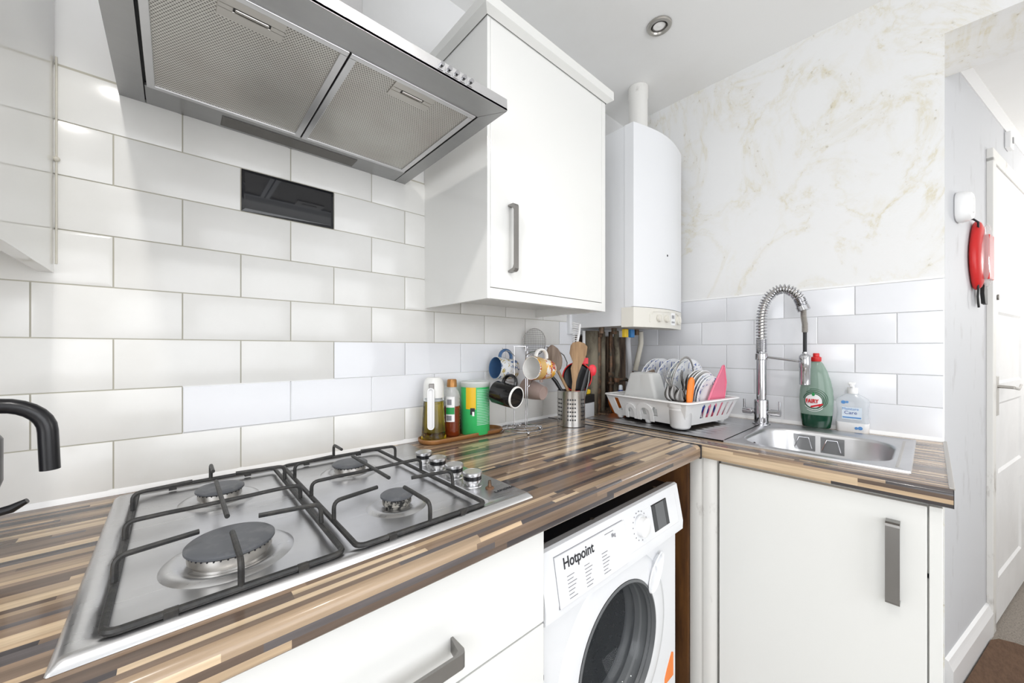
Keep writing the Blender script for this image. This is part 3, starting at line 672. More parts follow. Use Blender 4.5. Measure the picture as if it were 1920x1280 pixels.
# ============================================================ SINK
t = thing('sink', 'stainless steel inset sink with drainer and rectangular bowl', 'sink', (1.70, -.6, WT))
ZP = WT + .0035
def loop_rr(x0, x1, y0, y1, r, z, n=8): return [(x, y, z) for x, y in rrect(x0, x1, y0, y1, r, n)]
b = MB(); DY = -.655
x0, x1, y0, y1 = BW
outer = [(SX0, SX1, SY1, DY, .004, ZP - .004), (SX0 + .001, SX1 - .001, SY1 + .001, DY, .004, ZP + .001), (SX0 + .006, SX1 - .006, SY1 + .006, DY, .005, ZP + .0015), (SX0 + .010, SX1 - .010, SY1 + .012, DY, .006, ZP - .0005)]
rg = [loop_rr(*q) for q in outer]
rg += [loop_rr(x0 - .004, x1 + .004, y0 - .004, y1 + .004, .105, ZP - .0008), loop_rr(x0, x1, y0, y1, .10, ZP - .003), loop_rr(x0 + .004, x1 - .004, y0 + .004, y1 - .004, .098, ZP - .012),
       loop_rr(x0 + .010, x1 - .010, y0 + .010, y1 - .010, .095, ZP - .125), loop_rr(x0 + .020, x1 - .020, y0 + .020, y1 - .020, .085, ZP - .150), loop_rr(x0 + .045, x1 - .045, y0 + .045, y1 - .045, .07, ZP - .160),
       loop_rr(x0 + .14, x1 - .14, y0 + .14, y1 - .14, .03, ZP - .164)]
b.rings(rg, False, True)
b.obj('bowl', 'steel_sink', t, smooth=50)
b = MB(); nx, ny = 60, 40
g = []
for i in range(nx + 1):
    row = []
    for j in range(ny + 1):
        x = SX0 + (SX1 - SX0) * i / nx; y = SY0 + (DY + .0005 - SY0) * j / ny
        z = ZP - .0005; ex = min(x - SX0, SX1 - x); ey = SY0 - y
        if ex < .012 or ey < .012: z += .0016
        if .04 < x - SX0 < SX1 - SX0 - .075 and .03 < ey: 
            env = min(1, (x - SX0 - .04) / .03, (SX1 - .075 - x) / .03, (ey - .03) / .03)
            env2 = min(1, max(0, (y - DY - .03) / .05))
            z += env * env2 * (.0032 * math.cos(2 * PI * (x - SX0) / .0385) - .0015)
        row.append(b._v((x, y, z)))
    g.append(row)
for i in range(nx):
    for j in range(ny): b.face([g[i][j], g[i + 1][j], g[i + 1][j + 1], g[i][j + 1]])
b.obj('drainer', 'steel_sink', t, smooth=60)
b = MB(.0006); b.box(SX0 + .035, SX1 - .05, SY1 + .022, SY1 + .028, ZP - .001, ZP + .0006); b.obj('pressed_groove', 'nickel', t)
b = MB(); b.lathe([(.042, 0), (.040, .002), (.03, .0), (.005, -.001)], ((x0 + x1) / 2, (y0 + y1) / 2, ZP - .1635), 24); b.obj('waste', 'chrome', t, smooth=True)
b = MB(); b.tube([((x0 + .13), y1 - .0095, ZP - .035), ((x0 + .13), y1 - .0125, ZP - .036)], .013, 20); b.obj('overflow', 'ink', t)
for i, y in enumerate((-.792, -.868)):
    h = thing('sink_caddy_hook', ('left' if i == 0 else 'right') + ' one of the two clear adhesive pads with a wire hook inside the sink bowl', 'hook', (x1 - .012, y, ZP - .06))
    b = MB(.0005); b.box(x1 - .0095, x1 - .0078, y - .031, y + .031, ZP - .068, ZP - .014); b.obj('adhesive_pad', 'bowl_glass', h)
    b = MB(); X_ = x1 - .013
    b.tube([(X_, y + .026, ZP - .060), (X_ - .012, y + .024, ZP - .056), (X_ - .002, y + .014, ZP - .022), (X_ - .002, y - .014, ZP - .022), (X_ - .012, y - .024, ZP - .056), (X_, y - .026, ZP - .060)], .0013, 8); b.obj('wire', 'chrome', h, smooth=True)
# spring tap
t = thing('spring_tap', 'tall chrome kitchen mixer tap with a coiled spring hose', 'tap', (1.862, -.655, ZP))
TX, TY = 1.872, -.655
b = MB(); b.lathe([(.030, 0), (.030, .004), (.024, .006), (.024, .090), (.0225, .094), (.0165, .096), (.0165, .245)], (TX, TY, ZP - .001), 28); b.obj('column', 'chrome', t, smooth=True)
b = MB(); b.lathe([(.0185, 0), (.0205, .002), (.0205, .024), (.0185, .026)], (TX, TY, 1.160), 24); b.obj('collar', 'chrome', t, smooth=True)
for s in (1, -1):
    b = MB(); b.tube([(TX, TY, .962), (TX, TY + s * .030, .962), (TX, TY + s * .031, .962)], .0095, 16); b.tube([(TX, TY + s * .031, .962), (TX, TY + s * .062, .962)], .0125, 18)
    h = b.obj('valve_arm', 'chrome', t, smooth=True)
    b = MB(); b.tube([(TX, TY + s * .058, .970), (TX, TY + s * .058, 1.006)], .004, 10); b.obj('lever_pin', 'chrome', h, smooth=True)
# hose path in the y-z plane, bending a little toward the camera side
hp = [(TX, TY, 1.188 + .012 * i) for i in range(10)]
R_ = .066
for i in range(1, 21):
    a = PI - PI * i / 20 * 1.0
    hp.append((TX, TY - R_ + R_ * math.cos(PI - a), 1.296 + .045 * math.sin(PI / 2 * min(1, i / 10)) * 0 + 1.9 * R_ * math.sin(a)))
hp = [(TX, TY, z) for z in (1.188, 1.21, 1.24, 1.27, 1.295)]
for i in range(1, 17):
    a = PI * i / 18; hp.append((TX, TY - R_ + R_ * math.cos(a), 1.300 + .125 * math.sin(a) ** .85))
def resample(pts, n):
    pts = [Vector(p) for p in pts]; L = [0]
    for a, c in zip(pts, pts[1:]): L.append(L[-1] + (c - a).length)
    out = []
    for k in range(n):
        d = L[-1] * k / (n - 1); i = max(j for j in range(len(L)) if L[j] <= d + 1e-9); i = min(i, len(pts) - 2)
        out.append(pts[i].lerp(pts[i + 1], (d - L[i]) / max(1e-9, L[i + 1] - L[i])))
    return out
def coil(pts, rad, pitches, wire, per=14):
    """helix around a path; pitches is a function of the 0..1 position"""
    P = resample(pts, 400); tot = sum((a - c).length for a, c in zip(P, P[1:])); ds = tot / 399; ang = 0; out = []; last = -9
    nrm = Vector((1, 0, 0))
    for k in range(400):
        tt = (P[min(k + 1, 399)] - P[max(k - 1, 0)]).normalized(); bb = tt.cross(nrm)
        a0 = ang; ang += 2 * PI * ds / pitches(k / 399)
        st = max(1, int((ang - a0) / (2 * PI / per)))
        for q in range(st):
            aa = a0 + (ang - a0) * q / st; p = P[k].lerp(P[min(k + 1, 399)], q / st)
            if not out or (aa - last) > 2 * PI / per * .95:
                out.append(p + nrm * math.cos(aa) * rad + bb * math.sin(aa) * rad); last = aa
    return out
hp[-1:] = hp[-1:]
b = MB(); b.tube(coil(hp, .0165, lambda q: .0052 if q < .14 else (.0115 if q < .45 else (.0095 if q < .9 else .0052)), .0026), .0025, 6); b.obj('coil_spring', 'chrome', t, smooth=True)
b = MB(); b.tube(resample(hp, 40), .0095, 12); b.obj('inner_hose', 'nickel', t, smooth=True)
ex, ey, ez = hp[-1]
b = MB(); b.tube([(ex, ey + .002, ez + .006), (ex, ey - .004, ez - .010)], .020, 20); b.obj('end_collar', 'chrome', t, smooth=True)
HY_ = -.789
low = [(ex, ey - .002, ez), (ex, HY_ + .004, ez - .03), (ex, HY_, ez - .06), (ex, HY_, 1.262)]
b = MB()
P = resample(low, 60); rr_ = [(.0085 if k % 2 else .0096) for k in range(60)]; b.tube(P, rr_, 12); b.obj('ribbed_hose', 'nickel', t, smooth=True)
b = MB(); b.tube([(ex, HY_, 1.265), (ex, HY_, 1.185)], .0058, 12); b.obj('black_hose', 'rubber', t, smooth=True)
b = MB(); b.lathe([(.0145, 0), (.0165, .002), (.0165, .060), (.0175, .062), (.0175, .102), (.015, .106), (.008, .112), (.008, .118)], (ex, HY_, 1.074), 26); b.obj('spray_head', 'chrome', t, smooth=True)
b = MB(); b.tube([(TX, TY - .018, 1.172), (ex, HY_ + .016, 1.158)], .0045, 12); b.obj('holder_arm', 'chrome', t, smooth=True)

# ============================================================ BASE UNITS
UF = -.602     # door plane of the hob run
t = thing('drawer_unit', 'white gloss drawer unit under the hob', 'base unit', (.42, -.3, FL))
b = MB(.0006); b.box(.118, .7145, 0, -.582, .15, WT - .0405); b.obj('carcass', 'white_satin', t)
for (z0, z1, hz) in ((.688, .866, .752), (.40, .684, .60), (.152, .396, .34)):
    b = MB(.0015); b.box(.119, .7135, -.583, UF, z0, z1); d = b.obj('drawer', 'white_gloss', t)
    bar_handle(d, (.425, UF, hz), .172, True, .038, w=.022, m='bar_steel_x')
b = MB(); b.box(.118, .7145, -.50, -.515, FL, .15); b.obj('plinth', 'white_satin', t)
t = thing('base_cabinet', 'white gloss base cabinet left of the drawer unit', 'base unit', (-.2, -.3, FL))
b = MB(.0006); b.box(-.482, .117, 0, -.582, .15, WT - .0405); b.obj('carcass', 'white_satin', t)
b = MB(.0015); b.box(-.481, .1155, -.583, UF, .152, .866); b.obj('door', 'white_gloss', t)
b = MB(); b.box(-.482, .117, -.50, -.515, FL, .15); b.obj('plinth', 'white_satin', t)

CX = 1.402     # door plane of the sink run
t = thing('sink_cabinet', 'white gloss base cabinet with one door under the sink', 'base unit', (1.7, -.87, FL))
b = MB(.0006); b.box(CX + .019, XR - .01, -.668, -1.107, .15, .712); b.box(CX + .019, CX + .05, -.668, -1.107, .70, WT - .041); b.obj('carcass', 'white_satin', t)
b = MB(.0015); b.box(CX, CX + .018, -.6685, -1.0845, .155, .862); d = b.obj('door', 'white_satin', t)
bar_handle(d, (CX, -1.033, .7265), .182, False, .030, nrm=(-1, 0, 0), w=.023)
b = MB(.001); b.box(CX + .002, CX + .03, -1.0875, -1.107, FL, WT - .048); b.obj('filler_strip', 'white_satin', t)
b = MB(); b.box(CX + .05, CX + .07, -.62, -1.10, FL, .15); b.obj('plinth', 'white_satin', t)
b = MB(); pr = [(CX + .018, -.580), (CX + .006, -.581), (CX + .001, -.590), (CX + .001, -.606)] + [(CX + .006 - .005 * math.cos(a), -.612 - .01 * math.sin(a)) for a in (0, .8, 1.57)] + [(CX - .002, -.624), (CX - .0035, -.636), (CX - .002, -.650), (CX + .001, -.656), (CX + .001, -.662), (CX + .018, -.662)]
b.prism(pr, FL, WT - .041); tag(base(b.obj('corner_post', 'post_paint', smooth=40)), 'chipped white rounded corner post beside the washing machine', 'post')
b = MB(.0006); b.box(CX - .004, CX + .014, -.012, -.579, FL, WT - .041); tag(base(b.obj('end_panel', 'brown_panel')), 'bare brown panel in the gap right of the washing machine', 'panel')
b = MB(); 
rnd = random.Random(5)
for i in range(70):
    p = V(CX - .040 - rnd.random() * .03, -.12 - rnd.random() * .40, FL + .002 + rnd.random() * .05)
    q = [p]
    for k in range(4): q.append(q[-1] + V(rnd.uniform(-.008, .007), rnd.uniform(-.03, .03), rnd.uniform(-.004, .07)))
    b.tube(q, .0035, 4)
o = base(b.obj('dust', 'pipe_lagging', smooth=True)); tag(o, 'matted dust and fluff in the dark gap beside the washing machine', 'dust'); o['kind'] = 'stuff'

# ============================================================ WASHING MACHINE
WX0, WX1 = .7185, 1.303; WF = -.583; WZ = .802
t = thing('washing_machine', 'white front-loading washing machine under the worktop', 'washing machine', ((WX0 + WX1) / 2, -.3, FL))
DCX, DCZ, DR = 1.000, .463, .168
b = MB()
def sq(n, x0, x1, z0, z1, y, cx, cz):      # rectangle sampled on the same angles as the circle
    out = []
    for k in range(n):
        a = 2 * PI * (k + .5) / n; c, s_ = math.cos(a), math.sin(a)
        tx = ((x1 - cx) / c if c > 0 else (x0 - cx) / c) if abs(c) > 1e-6 else 1e9
        tz = ((z1 - cz) / s_ if s_ > 0 else (z0 - cz) / s_) if abs(s_) > 1e-6 else 1e9
        q = min(tx, tz); out.append((cx + c * q, y, cz + s_ * q))
    return out
def circ(n, r, y, cx=DCX, cz=DCZ, half=.5): return [(cx + r * math.cos(2 * PI * (k + half) / n), y, cz + r * math.sin(2 * PI * (k + half) / n)) for k in range(n)]
N_ = 96
FZ0, FZ1 = .16, .672
b.rings([sq(N_, WX0, WX1, FZ0, FZ1, -.40, DCX, DCZ), sq(N_, WX0, WX1, FZ0, FZ1, WF + .004, DCX, DCZ), sq(N_, WX0 + .004, WX1 - .004, FZ0, FZ1 - .002, WF, DCX, DCZ), circ(N_, .232, WF), circ(N_, .230, WF + .003)], False, False)
b.obj('front_panel', 'white_enamel', t, smooth=25)
b = MB(); b.box(WX0, WX0 + .003, -.02, -.5815, FL + .01, WZ - .024); b.box(WX1 - .003, WX1, -.02, -.5815, FL + .01, WZ - .024); b.box(WX0 + .003, WX1 - .003, -.02, -.025, FL + .01, WZ - .024); b.box(WX0 + .003, WX1 - .003, -.02, -.58, FL + .01, FL + .14); b.obj('body', 'white_enamel', t)
b = MB(.0015)
b.box(WX0 + .001, WX1 - .001, -.03, -.572, WZ - .024, WZ - .003); b.box(WX0 + .001, WX1 - .001, -.500, -.506, WZ - .003, WZ + .0015)
tp = b.obj('top_frame', 'black_plastic', t)
for x, y in ((.76, -.555), (.93, -.555), (1.235, -.553)):
    b = MB(); b.cyl((x, y, WZ - .003), .006, .002, 12); b.obj('screw', 'nickel', tp)
# control panel: sloping fascia
b = MB(.002)
b.prism([(-.555, .800), (-.578, .806), (-.585, .803), (-.604, .700), (-.603, .676), (-.598, .672), (-.555, .672)], WX0 - .001, WX1 + .002, 0)
pn = b.obj('control_panel', 'white_enamel', t, smooth=25)
def fas(z, d=0.0): # y on the sloping fascia
    return -.585 - .019 * (.803 - z) / .103 - d
def fascia_box(x0, x1, z0, z1, d0, d1, name, m, bev=.001, parent=None):
    b = MB(); b.rings([[(x0, fas(z0, d0), z0), (x1, fas(z0, d0), z0), (x1, fas(z1, d0), z1), (x0, fas(z1, d0), z1)], [(x0 + bev, fas(z0 + bev, d1), z0 + bev), (x1 - bev, fas(z0 + bev, d1), z0 + bev), (x1 - bev, fas(z1 - bev, d1), z1 - bev), (x0 + bev, fas(z1 - bev, d1), z1 - bev)]])
    return b.obj(name, m, parent or pn)
fascia_box(.7545, 1.003, .6915, .7875, -.001, .0002, 'drawer_seam', 'ink_grey', 0)
dw = fascia_box(.756, 1.010, .692, .786, -.001, .002, 'detergent_drawer', 'white_enamel')
fascia_box(1.012, 1.285, .700, .786, -.001, .0008, 'raised_rim', 'white_enamel', .006)
up = V(0, .019, .103).normalized()
text('brand_lettering', 'Hotpoint', .030, (.778, fas(.7575, .0026), .7575), (1, 0, 0), up, 'ink', dw, sx=.92, bold=.0004)
def tiny(x, z, rows, w_, m='ink_grey'):
    b = MB()
    for i in range(rows):
        zz = z - i * .0068; ww = w_ * (0.55 + .45 * ((i * 37 + int(x * 1000)) % 10) / 10)
        b.rings([[(x, fas(zz, .0024), zz), (x + ww, fas(zz, .0024), zz), (x + ww, fas(zz + .0016, .0024), zz + .0016), (x, fas(zz + .0016, .0024), zz + .0016)]], True, False)
    return b.obj('printed_lines', m, dw)
tiny(.785, .7405, 7, .030); tiny(.842, .7405, 7, .028); tiny(.905, .7425, 7, .030)
tiny(.925, .7765, 1, .045); text('capacity_lettering', '8kg', .012, (.950, fas(.764, .0026), .764), (1, 0, 0), up, 'ink_grey', dw)
KX, KZ = 1.078, .752
b = MB(); y = fas(KZ); nrm_ = V(0, -.103, .019).normalized() * -1
def kn(r0, h0, h1, m, nm, par, r1=None):
    b = MB(); b.rings([[(KX + r * math.cos(a * PI / 18), y - h, KZ + r * math.sin(a * PI / 18)) for a in range(36)] for r, h in ((r0, h0), (r0, h1 - .002), ((r1 or r0) - .002, h1))]); return b.obj(nm, m, par, smooth=True)
kb = kn(.027, -.002, .004, 'white_enamel', 'dial', pn); kn(.0235, .003, .020, 'white_plastic', 'dial_knob', kb, .022)
b = MB()
for a in range(-150, 181, 22):
    px, pz_ = KX + .034 * math.sin(math.radians(a)), KZ + .034 * math.cos(math.radians(a))
    b.box(px - .0014, px + .0014, fas(pz_, .0016), fas(pz_, .0008), pz_ - .0014, pz_ + .0014)
b.obj('dial_marks', 'ink_grey', pn)
fascia_box(1.142, 1.225, .716, .783, .0, .0022, 'display', 'dark_glass')
fascia_box(1.160, 1.206, .718, .781, .0022, .0026, 'display_screen', 'gasket', 0)
# door
b = MB(); b.rings([circ(72, .231, WF + .002, half=0), circ(72, .2285, WF - .0015, half=0), circ(72, .215, WF - .0035, half=0), circ(72, .182, WF - .0075, half=0), circ(72, .170, WF - .007, half=0), circ(72, .166, WF + .004, half=0)], False, False)
dr = b.obj('door', 'white_enamel', t, smooth=60)
b = MB(); b.rings([circ(72, .169, WF - .008, half=0), circ(72, .163, WF - .010, half=0), circ(72, .158, WF + .010, half=0)], False, False); b.obj('glass_rim', 'gasket', dr, smooth=60)
b = MB(); b.rings([circ(64, .160, WF + .000, half=0), circ(64, .158, WF + .03, half=0), circ(64, .140, WF + .055, half=0), circ(64, .105, WF + .085, half=0), circ(64, .06, WF + .10, half=0)], False, True); b.obj('glass_bowl', 'bowl_glass', dr, smooth=60)
b = MB(); b.rings([circ(64, .166, WF + .012, half=0), circ(64, .150, WF + .045, half=0), circ(64, .158, WF + .052, half=0), circ(64, .158, WF + .06, half=0), circ(64, .150, WF + .066, half=0), circ(64, .150, WF + .075, half=0)], False, False); b.obj('gasket', 'gasket', t, smooth=60)
b = MB(); b.rings([circ(64, .152, WF + .075, half=0), circ(64, .215, WF + .078, half=0), circ(64, .225, WF + .10, half=0), circ(64, .225, WF + .36, half=0), circ(64, .20, WF + .385, half=0), circ(64, .05, WF + .395, half=0)], False, True)
dm = b.obj('drum', 'drum', t, smooth=60)
b = MB()
for ri, rr in enumerate((.07, .095, .12, .145, .17, .19)):
    k_ = int(2 * PI * rr / .024)
    for k in range(k_):
        a = 2 * PI * (k + .5 * (ri % 2)) / k_; cx_, cz_ = DCX + rr * math.cos(a), DCZ + rr * math.sin(a)
        b.tube([(cx_, WF + .3825, cz_), (cx_, WF + .380, cz_)], .0045, 8)
for yy in range(10):
    for k in range(44):
        a = 2 * PI * (k + .5 * (yy % 2)) / 44; y_ = WF + .12 + yy * .024
        p = V(DCX + .2248 * math.cos(a), y_, DCZ + .2248 * math.sin(a)); q = V(DCX + .2225 * math.cos(a), y_, DCZ + .2225 * math.sin(a)); b.tube([p, q], .004, 6)
b.obj('drum_perforation', 'ink', dm)
b = MB(.004)
for k in range(3):
    a = 2 * PI * k / 3 + .5; b.T = Matrix.Translation((DCX, 0, DCZ)) @ Matrix.Rotation(-a, 4, 'Y'); b.box(.185, .224, WF + .11, WF + .34, -.022, .022)
b.T = Matrix.Identity(4); b.obj('drum_paddle', 'drum', dm)
b = MB(); b.T = Matrix.Translation((1.168, WF - .0060, .598)) @ Matrix.Rotation(math.radians(38), 4, 'Y')
def el(rx, rz, y, n=28, tp=.25): return [(rx * math.cos(2 * PI * k / n) * (1 - tp * math.sin(2 * PI * k / n)), y, rz * math.sin(2 * PI * k / n)) for k in range(n)]
b.rings([el(.027, .056, -.004), el(.026, .054, -.007), el(.021, .047, -.004), el(.019, .044, .010), el(.012, .03, .014)], False, True)
b.obj('door_handle', 'white_enamel', dr, smooth=50)
b = MB(.0); b.prism([(1.232, .245), (1.286, .245), (1.286, .312), (1.276, .318), (1.245, .280), (1.234, .262)], WF - .0012, WF, 1); s_ = b.obj('orange_sticker', 'orange_plastic', t)
b = MB(.003)
for z in (.555, .52): b.box(.7225, .7305, WF - .004, WF, z, z + .014)
b.obj('latch_tab', 'ink', t)

# ============================================================ HOB
QX0, QX1, QY0, QY1 = .1085, .7170, -.0450, -.5715; HZ0 = WT
t = thing('gas_hob', 'stainless steel four-burner gas hob set in the worktop', 'hob', ((QX0 + QX1) / 2, -.30, WT))
PX1_ = .624
b = MB()
def lr(x0, x1, y0, y1, r, z): return loop_rr(x0, x1, y0, y1, r, z, 5)
DZ = WT + .003
b.rings([lr(QX0, QX1, QY1, QY0, .004, WT + .0005), lr(QX0 + .001, QX1 - .001, QY1 + .001, QY0 - .001, .004, WT + .003), lr(QX0 + .006, QX1 - .005, QY1 + .006, QY0 - .005, .006, WT + .008), lr(QX0 + .012, QX1 - .008, QY1 + .012, QY0 - .008, .008, WT + .0095),
         lr(QX0 + .020, PX1_ + .004, QY1 + .020, QY0 - .012, .010, WT + .0090), lr(QX0 + .026, PX1_, QY1 + .026, QY0 - .015, .012, WT + .0050), lr(QX0 + .034, PX1_ - .006, QY1 + .034, QY0 - .020, .012, DZ), lr(QX0 + .10, PX1_ - .08, QY1 + .10, QY0 - .08, .012, DZ)], False, True)
b.obj('hob_plate', 'steel_hob', t, smooth=30)
BUR = [(.2600, -.1780, .0345, 'BL'), (.2535, -.4380, .048, 'FL'), (.5000, -.1830, .0345, 'BR'), (.4985, -.4350, .0255, 'FR')]
for bx, by, r, nm in BUR:
    b = MB(); b.lathe([(r + .028, DZ - .0002), (r + .022, DZ + .0035), (r + .016, DZ + .0050), (r + .008, DZ + .0035), (r + .001, DZ + .001), (r - .010, DZ + .0005)], (bx, by, 0), 48, False, False); d = b.obj('burner_dish', 'steel_hob', t, smooth=60)
    b = MB(); b.lathe([(r - .004, DZ), (r - .004, DZ + .004), (r, DZ + .006), (r, DZ + .016), (r - .002, DZ + .018)], (bx, by, 0), 40)
    br = b.obj('burner_ring', 'burnt' if nm == 'FR' else 'nickel', t, smooth=True)
    b = MB(); nn_ = int(r / .0012)
    for k in range(nn_):
        a = 2 * PI * k / nn_; c_ = math.cos(a); s2 = math.sin(a); b.tube([(bx + (r - .003) * c_, by + (r - .003) * s2, DZ + .0155), (bx + (r + .0006) * c_, by + (r + .0006) * s2, DZ + .0155)], .0012, 5)
    b.obj('flame_ports', 'ink', br)
    b = MB(); b.lathe([(r - .001, DZ + .0175), (r + .0035, DZ + .0185), (r + .0035, DZ + .0215), (r + .001, DZ + .0235), (r - .008, DZ + .0245), (0.001, DZ + .0245)], (bx, by, 0), 48); b.obj('burner_cap', 'burner_cap', br, smooth=True)
# pan supports
def bent(pts, rad=.012, n=5):
    pts = [V(*p) for p in pts]; out = [pts[0]]
    for a, p, c in zip(pts, pts[1:], pts[2:]):
        u = (a - p); v = (c - p); r = min(rad, u.length * .45, v.length * .45); u = u.normalized() * r; v = v.normalized() * r
        for i in range(n + 1):
            q = i / n; out.append(p + u * (1 - q) ** 2 + v * q ** 2)
    out.append(pts[-1]); return out
GT = WT + .045; GB = WT + .0135; rw = .0034
def support(x0, x1, y0, y1, fingers, label_):
    b = MB(); lp = [V(x, y, GB) for x, y in rrect(x0, x1, y0, y1, .012, 4)]
    b.tube(lp, .0040, 8, closed=True)
    for sg in (-1, 1):  # thin flange below the loop
        pass
    g = b.obj('pan_support', 'iron', t, smooth=True)
    for f in fingers:
        b = MB(); b.tube(bent(f), rw, 8); b.obj('finger', 'iron', g, smooth=True)
    for fx in (x0 + .05, x1 - .05):
        b = MB(.0005); b.box(fx - .006, fx + .006, y0 - .005, y0 + .004, WT + .008, GB + .003); b.obj('rubber_clip', 'iron', g)
        b = MB(.0005); b.box(fx - .006, fx + .006, y1 - .004, y1 + .003, WT + .006, GB + .003); b.obj('rubber_clip', 'iron', g)
ya, yb = -.5560, -.0680
def grate(x0, x1, cx, r1, r2):
    """loop x0..x1; cx the burner line; fingers reach in toward the back and the front burner"""
    support(x0, x1, ya, yb, [
        [(cx, yb, GB), (cx, yb, GT), (cx, -.130, GT)],
        [(cx, -.205, GT), (cx, -.402, GT)],
        [(cx, ya, GB), (cx, ya, GT), (cx, -.466, GT)],
        [(x0, -.317, GB), (x0, -.317, GT - .004), (x0 + .045, -.315, GT - .004), (x0 + .075, -.306, GT - .0075), (x1 - .075, -.306, GT - .0075), (x1 - .045, -.315, GT - .004), (x1, -.317, GT - .004), (x1, -.317, GB)],
        [(x0, -.185, GB), (x0, -.187, GT), (x0 + .077, -.176, GT)],
        [(x1, -.185, GB), (x1, -.185, GT), (x1 - .082, -.174, GT)],
        [(x0, -.450, GB), (x0, -.449, GT), (x0 + .077, -.434, GT)],
        [(x1, -.450, GB), (x1, -.445, GT), (x1 - .080, -.430, GT)]], '')
grate(.1420, .3665, .2520, 0, 0)
grate(.3850, .6100, .4980, 0, 0)
# ties that carry the middle fingers
for y in (-.252, -.317, -.387, -.455):
    x = .654
    b = MB(); b.lathe([(.0215, 0), (.021, .0015), (.016, .002), (.013, .002), (.013, .006), (.0185, .0065), (.0195, .009), (.0195, .0125), (.0185, .013)], (x, y, WT + .0088), 32); k = b.obj('control_knob', 'steel_knob', t, smooth=True)
    b = MB(); b.lathe([(.0188, 0), (.0188, .009)], (x, y, WT + .0215), 32); b.obj('grip_band', 'black_plastic', k, smooth=True)
    b = MB(); b.lathe([(.0200, 0), (.0205, .002), (.0200, .006), (.018, .0075), (.0175, .007), (.001, .007)], (x, y, WT + .030), 32); b.obj('knob_cap', 'steel_knob', k, smooth=True)
b = MB(); b.lathe([(.009, 0), (.009, .002), (.006, .004), (.004, .004), (.003, .016)], (.668, -.495, WT + .0088), 16); b.obj('ignition_button', 'old_copper', t, smooth=True)
HOB = t
text('lettering', 'LAMONA', .0095, (.661, -.522, WT + .0098), (1, 0, 0), (0, 1, 0), 'ink', t, sx=1.25)
HOB.rotation_euler.z = 0.0

# ============================================================ THINGS ON THE HOB WORKTOP
TRZ = WT + .007
def stadium(x0, x1, y0, y1, n=10): return rrect(x0, x1, y0, y1, min(x1 - x0, y1 - y0) / 2 * .96, n)
b = MB()
def st(i, z, tx=.748, ty=1.062, a=-.101, c=-.009): return [(x, y, z) for x, y in stadium(tx + i, ty - i, a + i, c - i)]
b.rings([st(.008, WT), st(.001, WT + .006), st(0, WT + .014), st(.001, WT + .016), st(.004, WT + .016), st(.006, WT + .012), st(.010, TRZ)])
tag(base(b.obj('wooden_tray', 'tray_wood', smooth=50)), 'small oblong wooden tray holding the oil bottle, honey and green tin', 'tray')
# oil bottle
c = (.795, -.056, TRZ)
t = thing('oil_bottle', 'glass oil dispenser bottle with white top, filled with yellow oil', 'bottle', c)
b = local(t); b.lathe([(.036, 0), (.0375, .004), (.037, .02), (.0315, .115), (.0305, .122)], n=36); b.obj('oil_body', 'oil', t, smooth=True)
b = local(t); b.lathe([(.0375, 0.0), (.0385, .004), (.0385, .012), (.0378, .018)], n=36, cap0=False, cap1=False); b.obj('glass_foot', 'glass', t, smooth=True)
b = local(t); b.lathe([(.0306, .123), (.0300, .134)], n=36); b.obj('glass_neck', 'glass', t, smooth=True)
b = local(t); b.lathe([(.0318, .134), (.0318, .160), (.0300, .178), (.0255, .190), (.020, .195), (.008, .1955)], n=36); cp = b.obj('pouring_cap', 'white_satin', t, smooth=True)
b = local(t, .0015); Rm = Matrix.Rotation(math.radians(-42), 4, 'Z'); b.T = WM[t] @ Rm
b.box(-.0075, .0075, -.036, -.028, .158, .178); b.obj('spout_slot', 'dark_nickel', cp)
b = local(t); b.T = WM[t] @ Rm
b.rings([[(x, -.0365 - .0015 * k, z) for x, z in rrect(-.0105, .0105, .040, .166, .010, 5)] for k in range(2)] , True, True)
b.obj('handle', 'white_plastic', t)
b = local(t); b.T = WM[t] @ Rm
b.rings([[(x, -.0378 - .004 * (k > 0), z) for x, z in rrect(-.0105 + .0035 * (k > 1), .0105 - .0035 * (k > 1), .040 + .0035 * (k > 1), .166 - .0035 * (k > 1), .010 - .0025 * (k > 1), 5)] for k in range(3)], False, False); b.obj('handle_rim', 'label_white', t)
# honey bottle
c = (.870, -.043, TRZ)
t = thing('honey_bottle', 'ribbed squeezy honey bottle with brown cap behind the oil', 'bottle', c)
rb = lambda lo, hi, n, r: [(r + (.0018 if k % 2 else 0), lo + (hi - lo) * k / n) for k in range(n + 1)]
b = local(t); b.lathe([(.022, 0)] + rb(.004, .098, 18, .0255), n=30); b.obj('honey_fill', 'honey', t, smooth=True)
b = local(t); b.lathe(rb(.0985, .135, 6, .0255) + [(.022, .146), (.015, .155), (.014, .160)], n=30); b.obj('clear_shoulder', 'clear_plastic', t, smooth=True)
b = local(t); b.lathe([(.0165, .160), (.0165, .163), (.0155, .182), (.013, .185)], n=28); b.obj('cap', 'gold_cap', t, smooth=True)
def wrap(root, r, a0, a1, z0, z1, m, name, parent, n=10):
    b = local(root); b.rings([[(r * math.cos(math.radians(a0 + (a1 - a0) * i / n)), r * math.sin(math.radians(a0 + (a1 - a0) * i / n)), z) for i in range(n + 1)] for z in (z0, z1)], False, False, False)
    return b.obj(name, m, parent, smooth=True)
L_ = wrap(t, .0278, 195, 255, .050, .130, 'label_white', 'label', t)
wrap(t, .0281, 196, 254, .074, .096, 'green_plastic', 'label_band', L_); wrap(t, .0281, 200, 235, .054, .070, 'ink_grey', 'barcode', L_); wrap(t, .0281, 205, 235, .104, .122, 'ink_grey', 'small_print', L_)
